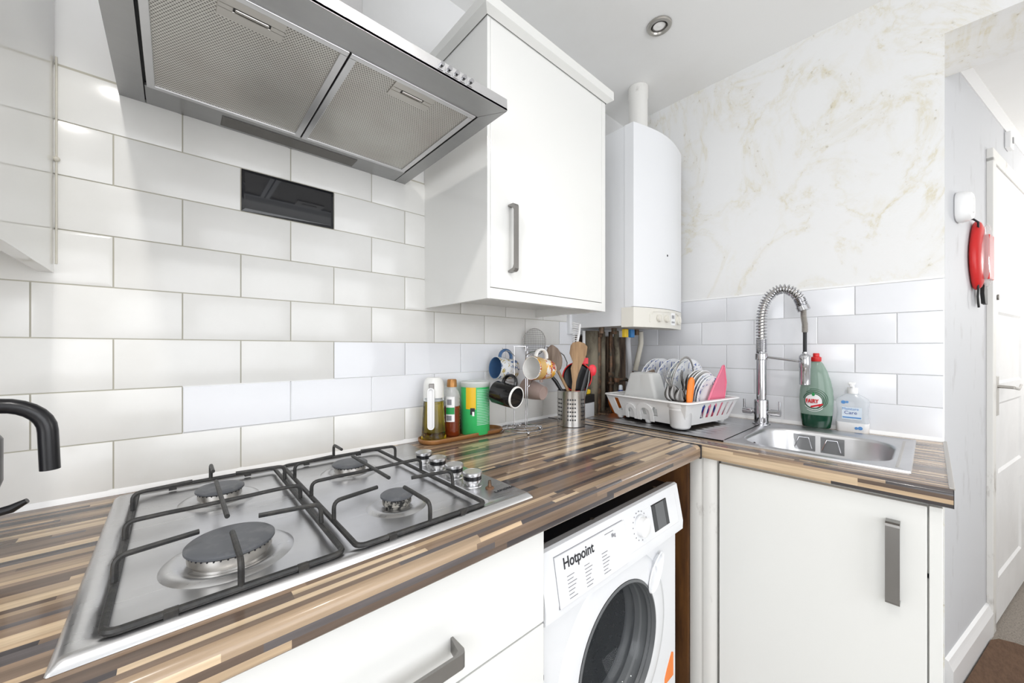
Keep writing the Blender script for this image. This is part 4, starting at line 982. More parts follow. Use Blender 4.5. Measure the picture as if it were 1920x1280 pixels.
# tin
mat('tin_green', (0.04, 0.46, 0.13), 0.35); mat('tin_yellow', (0.80, 0.50, 0.02), 0.35)
c = (.955, -.056, TRZ)
t = thing('drink_tin', 'green and yellow round tub with a translucent lid at the tray end', 'tub', c)
b = local(t); b.lathe([(.047, 0), (.0485, .002), (.0485, .158), (.047, .160)], n=48); b.obj('tub_body', 'tin_green', t, smooth=True)
wrap(t, .0488, 195, 236, .086, .158, 'tin_yellow', 'yellow_panel', t, 14)
wrap(t, .0490, 214, 232, .068, .090, 'ink', 'cow_patch', t, 6); wrap(t, .0492, 222, 230, .064, .078, 'label_white', 'cow_patch', t, 4)
b = local(t)
for k in range(22):
    z = .148 - k * .0054; a1 = 300 + (k * 53 % 17)
    b.rings([[(.0490 * math.cos(math.radians(a)), .0490 * math.sin(math.radians(a)), zz) for a in range(240, a1, 8)] for zz in (z, z + .0012)], False, False, False)
b.obj('printed_lines', 'label_pale', t)
b = local(t); b.lathe([(.0495, .157), (.0505, .159), (.0505, .172), (.0480, .175), (.047, .171), (.002, .171)], n=48); b.obj('lid', 'milky_plastic', t, smooth=True)

# mug tree and mugs
MX, MY = 1.113, -.118
t = thing('mug_tree', 'chrome wire mug stand with three upright rods and ball feet', 'mug stand', (MX, MY, WT))
b = MB()
for r, z in ((.074, .010), (.052, .0135)):
    b2 = MB(); b2.tube([(MX + r * math.cos(2 * PI * k / 48), MY + r * math.sin(2 * PI * k / 48), WT + z) for k in range(48)], .0018, 8, closed=True); b2.obj('base_ring', 'chrome', t, smooth=True)
b.bm.free()
for k in range(4):
    a = PI / 4 + k * PI / 2 + .35; b = MB(); b.ball((MX + .070 * math.cos(a), MY + .070 * math.sin(a), WT + .0062), .0062); b.obj('foot', 'chrome', t, smooth=True)
for k in range(4):
    a = PI / 4 + k * PI / 2 + .35; b = MB(); b.tube([(MX + .076 * math.cos(a), MY + .076 * math.sin(a), WT + .0115), (MX - .0 * math.cos(a) + .02 * math.cos(a), MY + .02 * math.sin(a), WT + .0145)], .0018, 8); b.obj('base_wire', 'chrome', t, smooth=True)
rods = [(MX - .034, MY + .002), (MX + .004, MY - .016), (MX + .034, MY + .006)]
for x, y in rods:
    b = MB(); b.tube([(x, y, WT + .014), (x, y, 1.212)], .0016, 8); b.obj('rod', 'chrome', t, smooth=True)
b = MB(); b.tube([(x, y, 1.212) for x, y in rods], .0016, 8, closed=True); b.obj('top_bar', 'chrome', t, smooth=True)
for pts in ([(MX - .034, MY, 1.178), (1.075, -.10, 1.192), (1.08, -.062, 1.197), (1.085, -.045, 1.205)], [(MX + .004, MY - .016, 1.178), (1.12, -.15, 1.190), (1.125, -.178, 1.196), (1.128, -.19, 1.205)],
            [(MX - .034, MY, 1.085), (1.03, -.14, 1.092), (1.0, -.155, 1.102), (.99, -.165, 1.112)], [(MX + .034, MY, 1.065), (1.16, -.12, 1.085), (1.185, -.112, 1.102), (1.19, -.108, 1.112)]):
    b = MB(); b.tube(bent(pts, .02), .0017, 8); b.obj('arm', 'chrome', t, smooth=True)
def mug(label, basep, mouth, r0, r1, m_out, m_in, m_h, handle_roll=0.0, band=None, rimm=None):
    A = (V(*mouth) - V(*basep)); h = A.length; A.normalize()
    upv = V(0, 0, 1); X = (upv - A * A.dot(upv)).normalized(); X = Matrix.Rotation(handle_roll, 3, A) @ X; Y = A.cross(X)
    R = Matrix((X, Y, A)).transposed()
    t = thing('mug', label, 'mug', basep, tuple(R.to_euler()), 'mugs hanging on the wire stand')
    b = local(t); b.lathe([(r0 * .78, .002), (r0 * .80, 0), (r0 * .93, .0), (r0, .005), (r0 + (r1 - r0) * .5 + .001, h * .5), (r1, h - .001), (r1 - .0015, h)], n=40, cap1=False); b.obj('mug_body', m_out, t, smooth=True)
    b = local(t); b.lathe([(r1 - .0012, h), (r1 - .003, h - .001), (r0 - .003 + (r1 - r0) * .5, h * .5), (r0 - .004, .010), (r0 - .012, .006), (.001, .006)], n=40, cap0=False, cap1=True); b.obj('inside', m_in, t, smooth=True)
    b = local(t); n = 12; pts = []
    for i in range(n + 1):
        a = PI * i / n; pts.append((r1 - .003 + .030 * math.sin(a) ** .8, 0, h * .5 - h * .30 * math.cos(a)))
    b.tube(pts, .0052, 10, sq=1.5); b.obj('handle', m_h, t, smooth=True)
    if rimm:
        b = local(t); b.lathe([(r0 * .86, -.0005), (r0 * .90, -.0014), (r0 * .97, -.0008), (r0 * 1.0, .004)], n=40, cap0=False, cap1=False); b.obj('base_ring', rimm, t, smooth=True)
    if band:
        z0, z1, mm = band; b = local(t); rr = lambda z: r0 + (r1 - r0) * z / h + .0014
        b.lathe([(rr(z0), z0), (rr((z0 + z1) / 2), (z0 + z1) / 2), (rr(z1), z1)], n=40, cap0=False, cap1=False); b.obj('painted_band', mm, t, smooth=True)
    return t
mug('white mug with blue inside hanging at the back left of the stand', (1.125, -.064, 1.128), (1.040, -.058, 1.136), .036, .040, 'mug_flowers', 'mug_blue', 'mug_blue')
mug('white-lined mug with a tan and red picture, top right on the stand', (1.188, -.182, 1.130), (1.090, -.190, 1.138), .034, .040, 'mug_scene', 'mug_white', 'mug_white', band=(.062, .094, 'tan'))
m3 = mug('glossy black mug hanging low on the left of the stand, base to the front', (1.003, -.212, 1.048), (.990, -.126, 1.060), .036, .0375, 'mug_black', 'mug_black', 'mug_black', rimm='mug_white', handle_roll=.25)
mug('dusty pink mug hanging low on the right of the stand, base to the front', (1.192, -.150, 1.042), (1.180, -.068, 1.056), .026, .040, 'mug_pink', 'mug_pink', 'mug_pink', rimm='mug_pink')

# utensil holder; its own frame: x to the right as seen from the room, y toward the wall, z up
HCX, HCY = 1.322, -.172; HR = math.radians(-41.92)
t = thing('utensil_holder', 'perforated stainless steel utensil holder on the worktop', 'utensil holder', (HCX, HCY, WT), (0, 0, HR))
HH = .134; hr = .052
b = local(t); b.lathe([(hr - .002, 0), (hr, .002), (hr, HH - .003), (hr + .0006, HH - .001), (hr, HH), (hr - .0012, HH - .001), (hr - .0016, .003), (.001, .003)], n=56); b.obj('cylinder', 'steel_pot', t, smooth=True)
for g0 in range(0, 360, 50):
    b = local(t)
    for c_ in (-9.5, 0, 9.5):
        a = math.radians(g0 + c_ - 92)
        for r_ in range(6):
            z = .028 + r_ * .0148; b.tube([(hr * .998 * math.cos(a), hr * .998 * math.sin(a), z), ((hr + .0004) * math.cos(a), (hr + .0004) * math.sin(a), z)], .0031, 10)
    b.obj('perforation', 'ink', t)
HW = WM[t]
def flat_tool(name, label, cat, outline, y, th, m, lean=0.0, group='utensils in the steel holder'):
    o = thing(name, label, cat, (HCX, HCY, WT + .004), (0, 0, HR), group); b = local(o)
    b.rings([[(x, y + lean * (z - .1) - q, z) for x, z in outline] for q in (0, th)]); return o, b
def off(pts): return [((px - 1071) * .002035, (654.7 - py) * .002035 + .2852) for px, py in pts]
o, b = flat_tool('wooden_spatula', 'wide wooden spatula standing in the steel holder', 'spatula', off([(1069, 690), (1073, 678), (1067, 662), (1069, 648), (1073, 642), (1083, 640), (1094, 643), (1100, 650), (1098, 665), (1090, 682), (1083, 700), (1079, 715), (1073, 770), (1067, 770), (1072, 715)]), -.012, .006, 'utensil_wood')
b.obj('spatula_blade', 'utensil_wood', o)
o = thing('wooden_spoon', 'greyed wooden spoon leaning left in the steel holder', 'spoon', (HCX, HCY, WT + .004), (0, 0, HR), 'utensils in the steel holder')
b = local(o); hd = off([(1040, 672)])[0]; rr = []
for k in range(9):
    q = -1 + k / 4; w_ = .030 * math.sqrt(max(0.02, 1 - q * q * .98)) * (1 - .18 * -q * (q < 0)); cx_ = hd[0] + q * .0 - .010 * q; cz_ = hd[1] + q * .052
    rr.append([(cx_ + w_ * math.cos(2 * PI * j / 16), .004 + .008 * math.sin(2 * PI * j / 16), cz_) for j in range(16)])
b.rings(rr); b.obj('spoon_head', 'utensil_grey_wood', o, smooth=True)
b = local(o); p0 = off([(1046, 694)])[0]; p1 = off([(1072, 745)])[0]; b.tube([(p0[0], .004, p0[1]), (p1[0], .006, p1[1]), (p1[0] + .012, .012, .02)], .0058, 10); b.obj('spoon_handle', 'utensil_wood', o, smooth=True)
o = thing('washing_up_brush', 'white plastic dish brush, bristles up, tallest in the steel holder', 'brush', (HCX, HCY, WT + .004), (0, 0, HR), 'utensils in the steel holder')
b = local(o); pts = [off([q])[0] for q in ((1090, 606), (1088, 625), (1084, 645), (1080, 690), (1074, 760))]; b.tube([(x, .028, z) for x, z in pts], [.0045, .0055, .0050, .0036, .0036], 10); b.obj('brush_handle', 'white_plastic', o, smooth=True)
b = local(o)
for k in range(9):
    for j in (-1, 0, 1):
        a = (1088 - k * .5, 607 + k * 3.8); e_ = (1075 + k * .2 - j, 604 + k * 4.4 + j * .6); (x0_, z0_), (x1_, z1_) = off([a, e_]); b.tube([(x0_, .026 + j * .004, z0_), (x1_, .024 + j * .007, z1_)], .0013, 5)
b.obj('bristles', 'label_white', o)
def tool(name, label, cat, pts, y, r, m, part='handle', sq=1.0, n=10):
    o = thing(name, label, cat, (HCX, HCY, WT + .004), (0, 0, HR), 'utensils in the steel holder'); b = local(o)
    P_ = off(pts); ys = y if isinstance(y, (list, tuple)) else [y] * len(P_); b.tube([(x, yy, z) for (x, z), yy in zip(P_, ys)], r, n, sq=sq); b.obj(part, m, o, smooth=True); return o
tool('ladle', 'black-handled ladle leaning out to the left of the steel holder', 'ladle', [(1033, 704), (1042, 715), (1062, 748)], [-.014, -.014, -.004], [.006, .0075, .006], 'black_plastic')
tool('kitchen_knife', 'black-handled knife upright at the right of the steel holder', 'knife', [(1101, 690), (1095, 712), (1084, 756)], -.014, [.005, .008, .007], 'black_plastic', sq=.6)
o = tool('tongs', 'steel tongs at the right edge of the steel holder', 'tongs', [(1105, 694), (1103, 715), (1092, 760)], -.004, [.003, .0045, .004], 'cutlery', 'arm'); b = local(o); b.tube([(x, .008, z) for x, z in off([(1101, 694), (1099, 715), (1089, 760)])], .0035, 8); b.obj('arm', 'cutlery', o, smooth=True)
o = tool('red_spoon', 'red plastic spoon behind the tongs in the steel holder', 'spoon', [(1108, 705), (1100, 730), (1090, 765)], .022, [.004, .004, .004], 'red_bright'); b = local(o); x, z = off([(1113, 694)])[0]
b.T = WM[o] @ Matrix.Translation((x, .022, z)); b.lathe([(.001, -.024), (.011, -.020), (.016, -.006), (.016, .008), (.010, .018), (.001, .021)], n=18, sy=.3); b.obj('spoon_head', 'red_bright', o, smooth=True)
o = thing('small_pan', 'small black pan with a red rim stood upright behind the wooden spatula', 'pan', (HCX, HCY, WT + .004), (0, 0, HR), 'utensils in the steel holder'); x, z = off([(1083, 707)])[0]
b = local(o); b.T = WM[o] @ Matrix.Translation((x, .020, z)) @ Matrix.Rotation(PI / 2, 4, 'X'); b.lathe([(.001, .0), (.046, .0), (.050, .003), (.055, .012), (.054, .012), (.048, .004), (.001, .003)], n=40); b.obj('pan_dish', 'black_plastic', o, smooth=True)
b = local(o); b.T = WM[o] @ Matrix.Translation((x, .020, z)) @ Matrix.Rotation(PI / 2, 4, 'X'); b.tube([(.0555 * math.cos(2 * PI * k / 40), .0555 * math.sin(2 * PI * k / 40), .011) for k in range(40)], .0024, 8, closed=True); b.obj('pan_rim', 'red_plastic', o, smooth=True)
b = local(o, .002); b.T = WM[o] @ Matrix.Translation((x + .028, .010, z + .060)); b.box(-.014, .014, -.006, .002, -.010, .014); b.obj('pan_lug', 'red_bright', o)
o = thing('wire_strainer', 'round wire strainer leaning out behind the mug stand', 'strainer', (HCX, HCY, WT + .004), (0, 0, HR), 'utensils in the steel holder')
b = local(o); x, z = off([(1004, 640)])[0]; SM = WM[o] @ Matrix.Translation((x, .060, z)) @ Matrix.Rotation(math.radians(12), 4, 'Z'); b.T = SM
b.tube([(.047 * math.cos(2 * PI * k / 36), 0, .053 * math.sin(2 * PI * k / 36)) for k in range(36)], .0016, 6, closed=True); b.obj('strainer_rim', 'dark_nickel', o, smooth=True)
b = local(o); b.T = SM
for k in range(-6, 7):
    q = k / 7; L2 = .053 * math.sqrt(1 - q * q); b.tube([(q * .047, .014 * (1 - q * q) * (1 - s * s), s * L2) for s in (-1, -.5, 0, .5, 1)], .0005, 4)
    L3 = .047 * math.sqrt(1 - q * q); b.tube([(s * L3, .014 * (1 - q * q) * (1 - s * s), q * .053) for s in (-1, -.5, 0, .5, 1)], .0005, 4)
b.obj('wire_net', 'dark_nickel', o)
b = local(o); P_ = off([(1027, 650), (1045, 655), (1060, 666), (1066, 680), (1064, 700), (1068, 760)]); b.tube([(xx, yy, zz) for (xx, zz), yy in zip(P_, (.052, .05, .04, .034, .03, .02))], .0018, 8); b.obj('strainer_handle', 'dark_nickel', o, smooth=True)

t = thing('storage_box', 'small white box with a black top behind the utensil holder', 'box', (1.500, -.100, WT), (0, 0, .1))
b = local(t, .002); b.box(-.045, .045, -.022, .022, 0, .062); b.obj('box_body', 'grey_wall', t)
b = local(t, .002); b.box(-.046, .046, -.023, .023, .062, .096); b.obj('box_top', 'black_matt', t)
b = MB(.006); b.box(1.475, 1.53, -.112, -.085, WT + .0965, WT + .118); tag(base(b.obj('sponge', 'yellow_plastic')), 'yellow sponge on top of the small black and white box', 'sponge')

# ============================================================ BLACK TAP
t = thing('black_tap', 'matt black swan-neck tap at the left end of the worktop', 'tap', (-.030, -.2, WT))
b = MB(); b.lathe([(.030, 0), (.030, .004), (.022, .008), (.022, .040), (.038, .075), (.0455, .10), (.0455, .160), (.036, .178), (.0135, .186)], (-.0345, -.2, WT), 28); b.obj('tap_body', 'black_plastic', t, smooth=True)
b = MB(); ap = [(-.0375, -.2, WT + .15)] + [(.0075 + .045 * math.cos(a), -.2, 1.078 + .042 * math.sin(a)) for a in [PI - PI * i / 14 for i in range(15)]] + [(.0535, -.2, 1.050), (.0545, -.2, 1.020)]
b.tube(ap, .0108, 20); b.obj('spout', 'black_plastic', t, smooth=True)
b = MB(); b.tube([(-.020, -.235, .976), (.004, -.236, .976), (.026, -.237, .980), (.040, -.238, .988)], [.005, .005, .006, .0035], 12, sq=1.3); b.obj('tap_lever', 'black_plastic', t, smooth=True)

# ============================================================ THINGS BY THE SINK
t = thing('washing_up_liquid', 'green washing-up liquid bottle with a red cap behind the sink', 'bottle', (1.945, -.809, ZP + .0016))
prf = [(.038, 0), (.041, .003), (.045, .030), (.0485, .070), (.050, .105), (.048, .135), (.042, .170), (.032, .205), (.020, .232), (.0135, .240)]
def cut(p, z0, z1):
    out = []
    def at(z):
        for (a, za), (c_, zc) in zip(p, p[1:]):
            if za <= z <= zc: return a + (c_ - a) * (z - za) / (zc - za)
        return p[-1][0]
    out.append((at(z0), z0)); out += [(r, z) for r, z in p if z0 < z < z1]; out.append((at(z1), z1)); return out
SXF = .48
b = local(t); b.lathe(cut(prf, 0, .046), n=48, sx=SXF); b.obj('liquid', 'fairy_liquid', t, smooth=True)
b = local(t); b.lathe(cut(prf, .0462, .240), n=48, sx=SXF); bd = b.obj('bottle_body', 'fairy_body', t, smooth=True)
b = local(t); b.lathe([(.0145, .240), (.0155, .243), (.0155, .255), (.0125, .257), (.0095, .258), (.0095, .268), (.0085, .270)], n=28); b.obj('flip_cap', 'red_plastic', t, smooth=True)
def bx(y, z):   # surface of the flattened bottle facing the room
    r = cut(prf, max(.001, z - .0001), z)[-1][0]; q = max(0.0, 1 - (y / r) ** 2); return -r * SXF * math.sqrt(q)
def decal(root, parent, name, m, pts_in, lift, ring=None, f=bx):
    """flat patch or ring wrapped on the front of a bottle; pts are (right, up)"""
    b = local(root)
    def P3(u, v): return (f(-u, v) - lift, -u, v)
    if ring:
        b.rings([[P3(u, v) for u, v in pts_in], [P3(u, v) for u, v in ring]], False, False)
    else:
        cu_ = sum(p[0] for p in pts_in) / len(pts_in); cv_ = sum(p[1] for p in pts_in) / len(pts_in)
        rs = []
        for s in (1, .75, .5, .25, .02): rs.append([P3(cu_ + (u - cu_) * s, cv_ + (v - cv_) * s) for u, v in pts_in])
        b.rings(rs, False, True)
    return b.obj(name, m, parent, smooth=True)
def ell(cu, cv, ru, rv, a0=0, a1=360, n=40): return [(cu + ru * math.cos(math.radians(a0 + (a1 - a0) * i / n)), cv + rv * math.sin(math.radians(a0 + (a1 - a0) * i / n))) for i in range(n + (a1 - a0 != 360))]
lb = decal(t, bd, 'label', 'label_white', ell(-.004, .097, .0255, .0245), .0012)
def ringband(cu, cv, r0, r1, m, lift, a0=0, a1=360, k=1.0, name='label_ring'):
    b = local(t); A_ = ell(cu, cv, r0, r0 * k, a0, a1); B_ = ell(cu, cv, r1, r1 * k, a0, a1)
    b.rings([[(bx(-u, v) - lift, -u, v) for u, v in A_], [(bx(-u, v) - lift, -u, v) for u, v in B_]], False, False, a1 - a0 == 360)
    return b.obj(name, m, lb, smooth=True)
ringband(-.004, .097, .0250, .0272, 'ink_green', .0016)
ringband(-.004, .099, .0292, .0314, 'ink_green', .0010, -70, 170); ringband(-.003, .101, .0335, .0354, 'ink_green', .0010, -60, 130); ringband(-.002, .103, .0372, .0388, 'ink_green', .0010, -45, 110)
ringband(-.004, .096, .0295, .0312, 'label_white', .0010, 215, 330); ringband(-.004, .094, .0335, .0350, 'label_white', .0010, 235, 320)
decal(t, lb, 'leaf_emblem', 'green_plastic', [(-.004, .129), (.001, .122), (-.001, .115), (-.007, .115), (-.009, .122)], .002)
text('brand_lettering', 'FAIRY', .0195, WM[t] @ V(-.0264, .0265, .090), (0, -1, 0), (0, 0, 1), 'ink_red', lb, sx=.74, bold=.0006, ext=.0008)
decal(t, lb, 'heart_badge', 'ink_red', [(.012, .076), (.020, .083), (.024, .088), (.020, .090), (.017, .087), (.013, .088), (.010, .083)], .0022)
b = local(t); b.T = WM[t]; b.rings([[(bx(.012 - .03 * i / 8, .072 + .008 * i / 8) - .0022, .012 - .03 * i / 8, .072 + .010 * i / 8 + q) for i in range(9)] for q in (0, .0065)], False, False, False); b.obj('scent_lettering', 'ink_red', lb)

t = thing('hand_soap', 'clear pump bottle of white hand soap beside the green bottle', 'soap', (1.957, -.907, WT + .0008))
def sq_ring(w_, d_, z, r=.012): return [(x, y, z) for x, y in rrect(-d_, d_, -w_, w_, min(r, d_ * .9), 5)]
b = local(t); b.rings([sq_ring(.040, .016, 0), sq_ring(.043, .018, .003), sq_ring(.0435, .018, .034)]); b.obj('soap_fill', 'label_white', t, smooth=50)
b = local(t); b.rings([sq_ring(.0435, .018, .0345), sq_ring(.040, .017, .062), sq_ring(.041, .0175, .085), sq_ring(.0445, .018, .108), sq_ring(.040, .016, .118), sq_ring(.022, .013, .130), sq_ring(.014, .0115, .135, .01)]); bd = b.obj('bottle_body', 'soap_body', t, smooth=50)
b = local(t); b.lathe([(.0145, .134), (.0150, .136), (.0150, .152), (.013, .155)], n=28); b.obj('collar', 'white_plastic', t, smooth=True)
b = local(t, .002); b.lathe([(.006, .154), (.006, .166)], n=14); b.box(-.026, .010, -.009, .009, .165, .174); b.box(-.030, -.022, -.0045, .0045, .158, .170); b.obj('pump_head', 'white_plastic', t)
b = local(t, 0); b.box(-.0188, -.0184, -.026, .026, .046, .088); lb = b.obj('label', 'label_pale', bd)
text('lettering', 'Moisture', .0125, WM[t] @ V(-.0192, .025, .078), (0, -1, 0), (0, 0, 1), 'ink_blue', lb, sx=.95, ext=.0002)
text('lettering', 'Care', .0155, WM[t] @ V(-.0192, .020, .064), (0, -1, 0), (0, 0, 1), 'blue_plastic', lb, sx=1.1, ext=.0002)
b = local(t, 0); b.box(-.0194, -.0188, -.024, .024, .050, .0545); b.obj('label_stripe', 'ink_blue', lb)
b = local(t, 0)
for yy, zz, r_ in ((-.022, .018, .006), (-.012, .017, .0045), (.022, .104, .006), (.012, .105, .004)):
    b.T = WM[t]; b.tube([(-.0196, yy, zz), (-.0176, yy, zz)], r_, 14)
b.obj('bubble_print', 'ink_blue', bd)

# ============================================================ DISH RACK
RX, RY, RZ, RA = 1.689, -.380, ZP + .0016, math.radians(-9.5)
t = thing('dish_rack', 'white plastic dish drainer rack full of crockery on the sink drainer', 'dish rack', (RX, RY, RZ), (0, 0, RA))
bxh, byh, txh, tyh, zb, zt = .140, .158, .168, .184, .016, .098
def quad_pt(p, u, v): a, c_, d_, e_ = p; return a.lerp(c_, u).lerp(e_.lerp(d_, u), v)
def slot_wall(P, n, m, slots, name):
    """wall with open slots; P = bottom-left, bottom-right, top-right, top-left"""
    b = local(t); P = [V(*p) for p in P]; g = [[b._v(quad_pt(P, i / n, j / m)) for j in range(m + 1)] for i in range(n + 1)]
    for i in range(n):
        for j in range(m):
            u, v = (i + .5) / n, (j + .5) / m
            if any(u0 < u < u1 and v0 < v < v1 and not ((abs(u - u0) < .6 / n or abs(u1 - u) < .6 / n) and (v1 - v) < .6 / m) for u0, u1, v0, v1 in slots): continue
            b.face([g[i][j], g[i + 1][j], g[i + 1][j + 1], g[i][j + 1]])
    o = b.obj(name, 'white_plastic', t); md = o.modifiers.new('thickness', 'SOLIDIFY'); md.thickness = .0026; md.offset = 0; return o
B = lambda sx, sy: (sx * bxh, sy * byh, zb)
T_ = lambda sx, sy: (sx * txh, sy * tyh, zt)
slot_wall([B(-1, 1), B(-1, -1), T_(-1, -1), T_(-1, 1)], 60, 14, [(.10, .17, .18, .88), (.25, .29, .18, .62), (.33, .37, .18, .46), (.46, .52, .18, .62), (.60, .66, .18, .62)], 'side_wall')
slot_wall([B(-1, -1), B(1, -1), T_(1, -1), T_(-1, -1)], 60, 14, [(.30, .36, .18, .85), (.42, .48, .18, .85), (.54, .60, .18, .85), (.66, .72, .18, .85), (.78, .84, .18, .85), (.90, .95, .18, .85)], 'side_wall')
slot_wall([B(1, 1), B(-1, 1), T_(-1, 1), T_(1, 1)], 60, 14, [(.1 + .12 * i, .16 + .12 * i, .18, .85) for i in range(7)], 'side_wall')
slot_wall([B(1, -1), B(1, 1), T_(1, 1), T_(1, -1)], 60, 14, [(.1 + .12 * i, .16 + .12 * i, .18, .85) for i in range(7)], 'side_wall')
b = local(t)
def rl(h, k, z, r=.030): return [(x, y, z) for x, y in rrect(-h, h, -k, k, r, 6)]
b.rings([rl(txh - .004, tyh - .004, zt - .002), rl(txh + .002, tyh + .002, zt - .001), rl(txh + .010, tyh + .010, zt - .004), rl(txh + .012, tyh + .012, zt - .002), rl(txh + .010, tyh + .010, zt + .002), rl(txh - .002, tyh - .002, zt + .003), rl(txh - .005, tyh - .005, zt)], False, False, True, True)
b.obj('rim', 'white_plastic', t, smooth=50)
b = local(t); b.rings([rl(bxh, byh, zb - .003, .01), rl(bxh, byh, zb, .01)]); b.obj('tray_base', 'white_plastic', t)
for sx in (-1, 1):
    for sy in (-1, 0, 1):
        b = local(t); b.lathe([(.008, 0), (.012, .004), (.014, zb - .002)], (sx * (bxh - .012), sy * (byh - .02), 0), 14); b.obj('foot', 'white_plastic', t, smooth=True)
b = local(t)   # arched humps moulded into the long side
for y_, w_, h_ in ((.062, .026, .058), (-.005, .038, .068)):
    b.rings([[(-bxh - .008 - .018 * (z_ / .09) - d_, y_ + w_ * s_, z_ + zb - .004) for s_, z_ in [(-1, 0), (-1, h_ * .5)] + [(-math.cos(a), h_ * .5 + h_ * .5 * math.sin(a)) for a in [PI * i / 8 for i in range(1, 8)]] + [(1, h_ * .5), (1, 0), (.55, 0), (.55, h_ * .45)] + [(.55 * math.cos(a), h_ * .45 + h_ * .28 * math.sin(a)) for a in [PI * i / 6 for i in range(1, 6)]] + [(-.55, h_ * .45), (-.55, 0)]] for d_ in (0, .004)])
b.obj('moulded_arch', 'white_plastic', t)
CUPX, CUPY = -.128, -.135
b = local(t); b.lathe([(.020, .000), (.030, .004), (.034, .010), (.0405, .076), (.0455, .080), (.047, zt), (.044, zt), (.037, .05), (.032, .012), (.001, .010)], (CUPX, CUPY, 0), 32); b.obj('cutlery_cup', 'white_plastic', t, smooth=50)

# crockery: one of each kind, then copies
def kids(o): return [c for c in bpy.data.objects if c.parent == o]
def dup(o, loc, rot, label, group=None):
    c = o.copy(); C.objects.link(c); c.location = loc; c.rotation_euler = rot; c['label'] = label
    WM[c] = Matrix.Translation(Vector(loc)) @ Euler(rot).to_matrix().to_4x4()
    if group: c['group'] = group
    for ch in kids(o):
        d = ch.copy(); C.objects.link(d); d.parent = c; WM[d] = WM[c]
        for g in kids(ch): e = g.copy(); C.objects.link(e); e.parent = d
    return c
RM = WM[t]
def in_rack(x, y, z): return tuple(RM @ V(x, y, z))
def plate_proto(label, m_rim, m_mid, R, group, loc, rot, deep=.016):
    o = thing('plate', label, 'plate', loc, rot, group)
    b = local(o); b.lathe([(R * .60, deep * .45), (R * .66, deep * .55), (R * .97, deep), (R, deep), (R, deep - .002), (R * .62, 0), (R * .58, 0), (R * .57, .002), (.002, .003)], n=48, cap0=False); b.obj('rim_band', m_rim, o, smooth=True)
    b = local(o); b.lathe([(R * .605, deep * .46), (R * .56, deep * .36), (.002, deep * .30)], n=48, cap0=False); b.obj('plate_well', m_mid, o, smooth=True)
    b = local(o); b.tube([(R * .995 * math.cos(2 * PI * k / 48), R * .995 * math.sin(2 * PI * k / 48), deep) for k in range(48)], .0016, 6, closed=True); b.obj('plate_edge', 'plate_white', o, smooth=True)
    return o
def prot(lean): return (PI / 2 + lean, 0, RA)    # plate axis along the rack, face toward the room
G1 = 'plates standing in the dish rack'
PR = .113
pos = [(.068, .130, 'blue-sprigged dinner plate, leftmost but one of the standing plates'), (.070, .110, 'blue-sprigged dinner plate just right of the leftmost one'), (.068, .052, 'blue-sprigged dinner plate on its own behind the clear tub'),
       (.068, .002, 'dinner plate mostly hidden, left of a sage-edged plate'), (.066, -.028, 'blue-sprigged deep plate right behind the forks')]
pp = plate_proto(pos[0][2], 'plate_rim', 'plate_white', PR, G1, in_rack(pos[0][0], pos[0][1], zb + PR + .003), prot(.06))
for x, y, l in pos[1:]: dup(pp, in_rack(x, y, zb + PR + .003), prot(.06), l)
pg = plate_proto('sage-edged dinner plate between two white ones', 'plate_green', 'plate_green', PR, G1, in_rack(.067, -.013, zb + PR + .001), prot(.06))
ys_ = plate_proto('yellow plate with a green edge, farthest back at the left of the rack', 'yellow_plastic', 'yellow_plastic', .100, G1, in_rack(.085, .150, zb + .103), prot(.06))
for c_ in kids(ys_):
    if c_.name.startswith('plate_edge'): c_.data.materials[0] = M['green_plastic']
SR = .088
sm = plate_proto('grey side plate just right of the glass lid', 'plate_grey', 'plate_grey', SR, G1, in_rack(.030, -.082, zb + SR + .015), prot(.10))
for y, l in ((-.094, 'grey side plate, second right of the glass lid'), (-.106, 'grey side plate, third right of the glass lid')): dup(sm, in_rack(.030, y, zb + SR + .013), prot(.10), l)
s2 = plate_proto('blue-sprigged saucer behind the orange peeler handle', 'plate_rim', 'plate_white', .082, G1, in_rack(.030, -.118, zb + .083 + .015), prot(.10))
dup(s2, in_rack(.028, -.127, zb + .090), prot(.10), 'blue-sprigged saucer, last but one before the pink board'); dup(s2, in_rack(.026, -.137, zb + .086), prot(.10), 'blue-sprigged saucer nearest the pink board')
o = thing('wooden_board', 'small brown board wedged between the first two groups of plates', 'board', in_rack(.02, .088, zb + .002), (0, -.25, RA)); b = local(o, .003); b.box(-.045, .045, -.005, .005, 0, .175); b.obj('board', 'utensil_grey_wood', o)
# lid with steel rim
o = thing('glass_lid', 'round glass pan lid with steel rim, tallest thing at the middle of the rack', 'pan lid', in_rack(-.005, -.062, zb + .118), (PI / 2 + .12, 0, RA + .12))
b = local(o); b.tube([(.108 * .82 * math.cos(2 * PI * k / 48), .120 * math.sin(2 * PI * k / 48), 0) for k in range(48)], .0022, 8, closed=True, sq=2.0); b.obj('lid_rim', 'nickel', o, smooth=True)
b = local(o); b.rings([[(.108 * .82 * s * math.cos(2 * PI * k / 40), .120 * s * math.sin(2 * PI * k / 40), -.012 * (1 - s * s)) for k in range(40)] for s in (1, .8, .5, .2, .02)], False, True); b.obj('lid_glass', 'lid_pane', o, smooth=True)
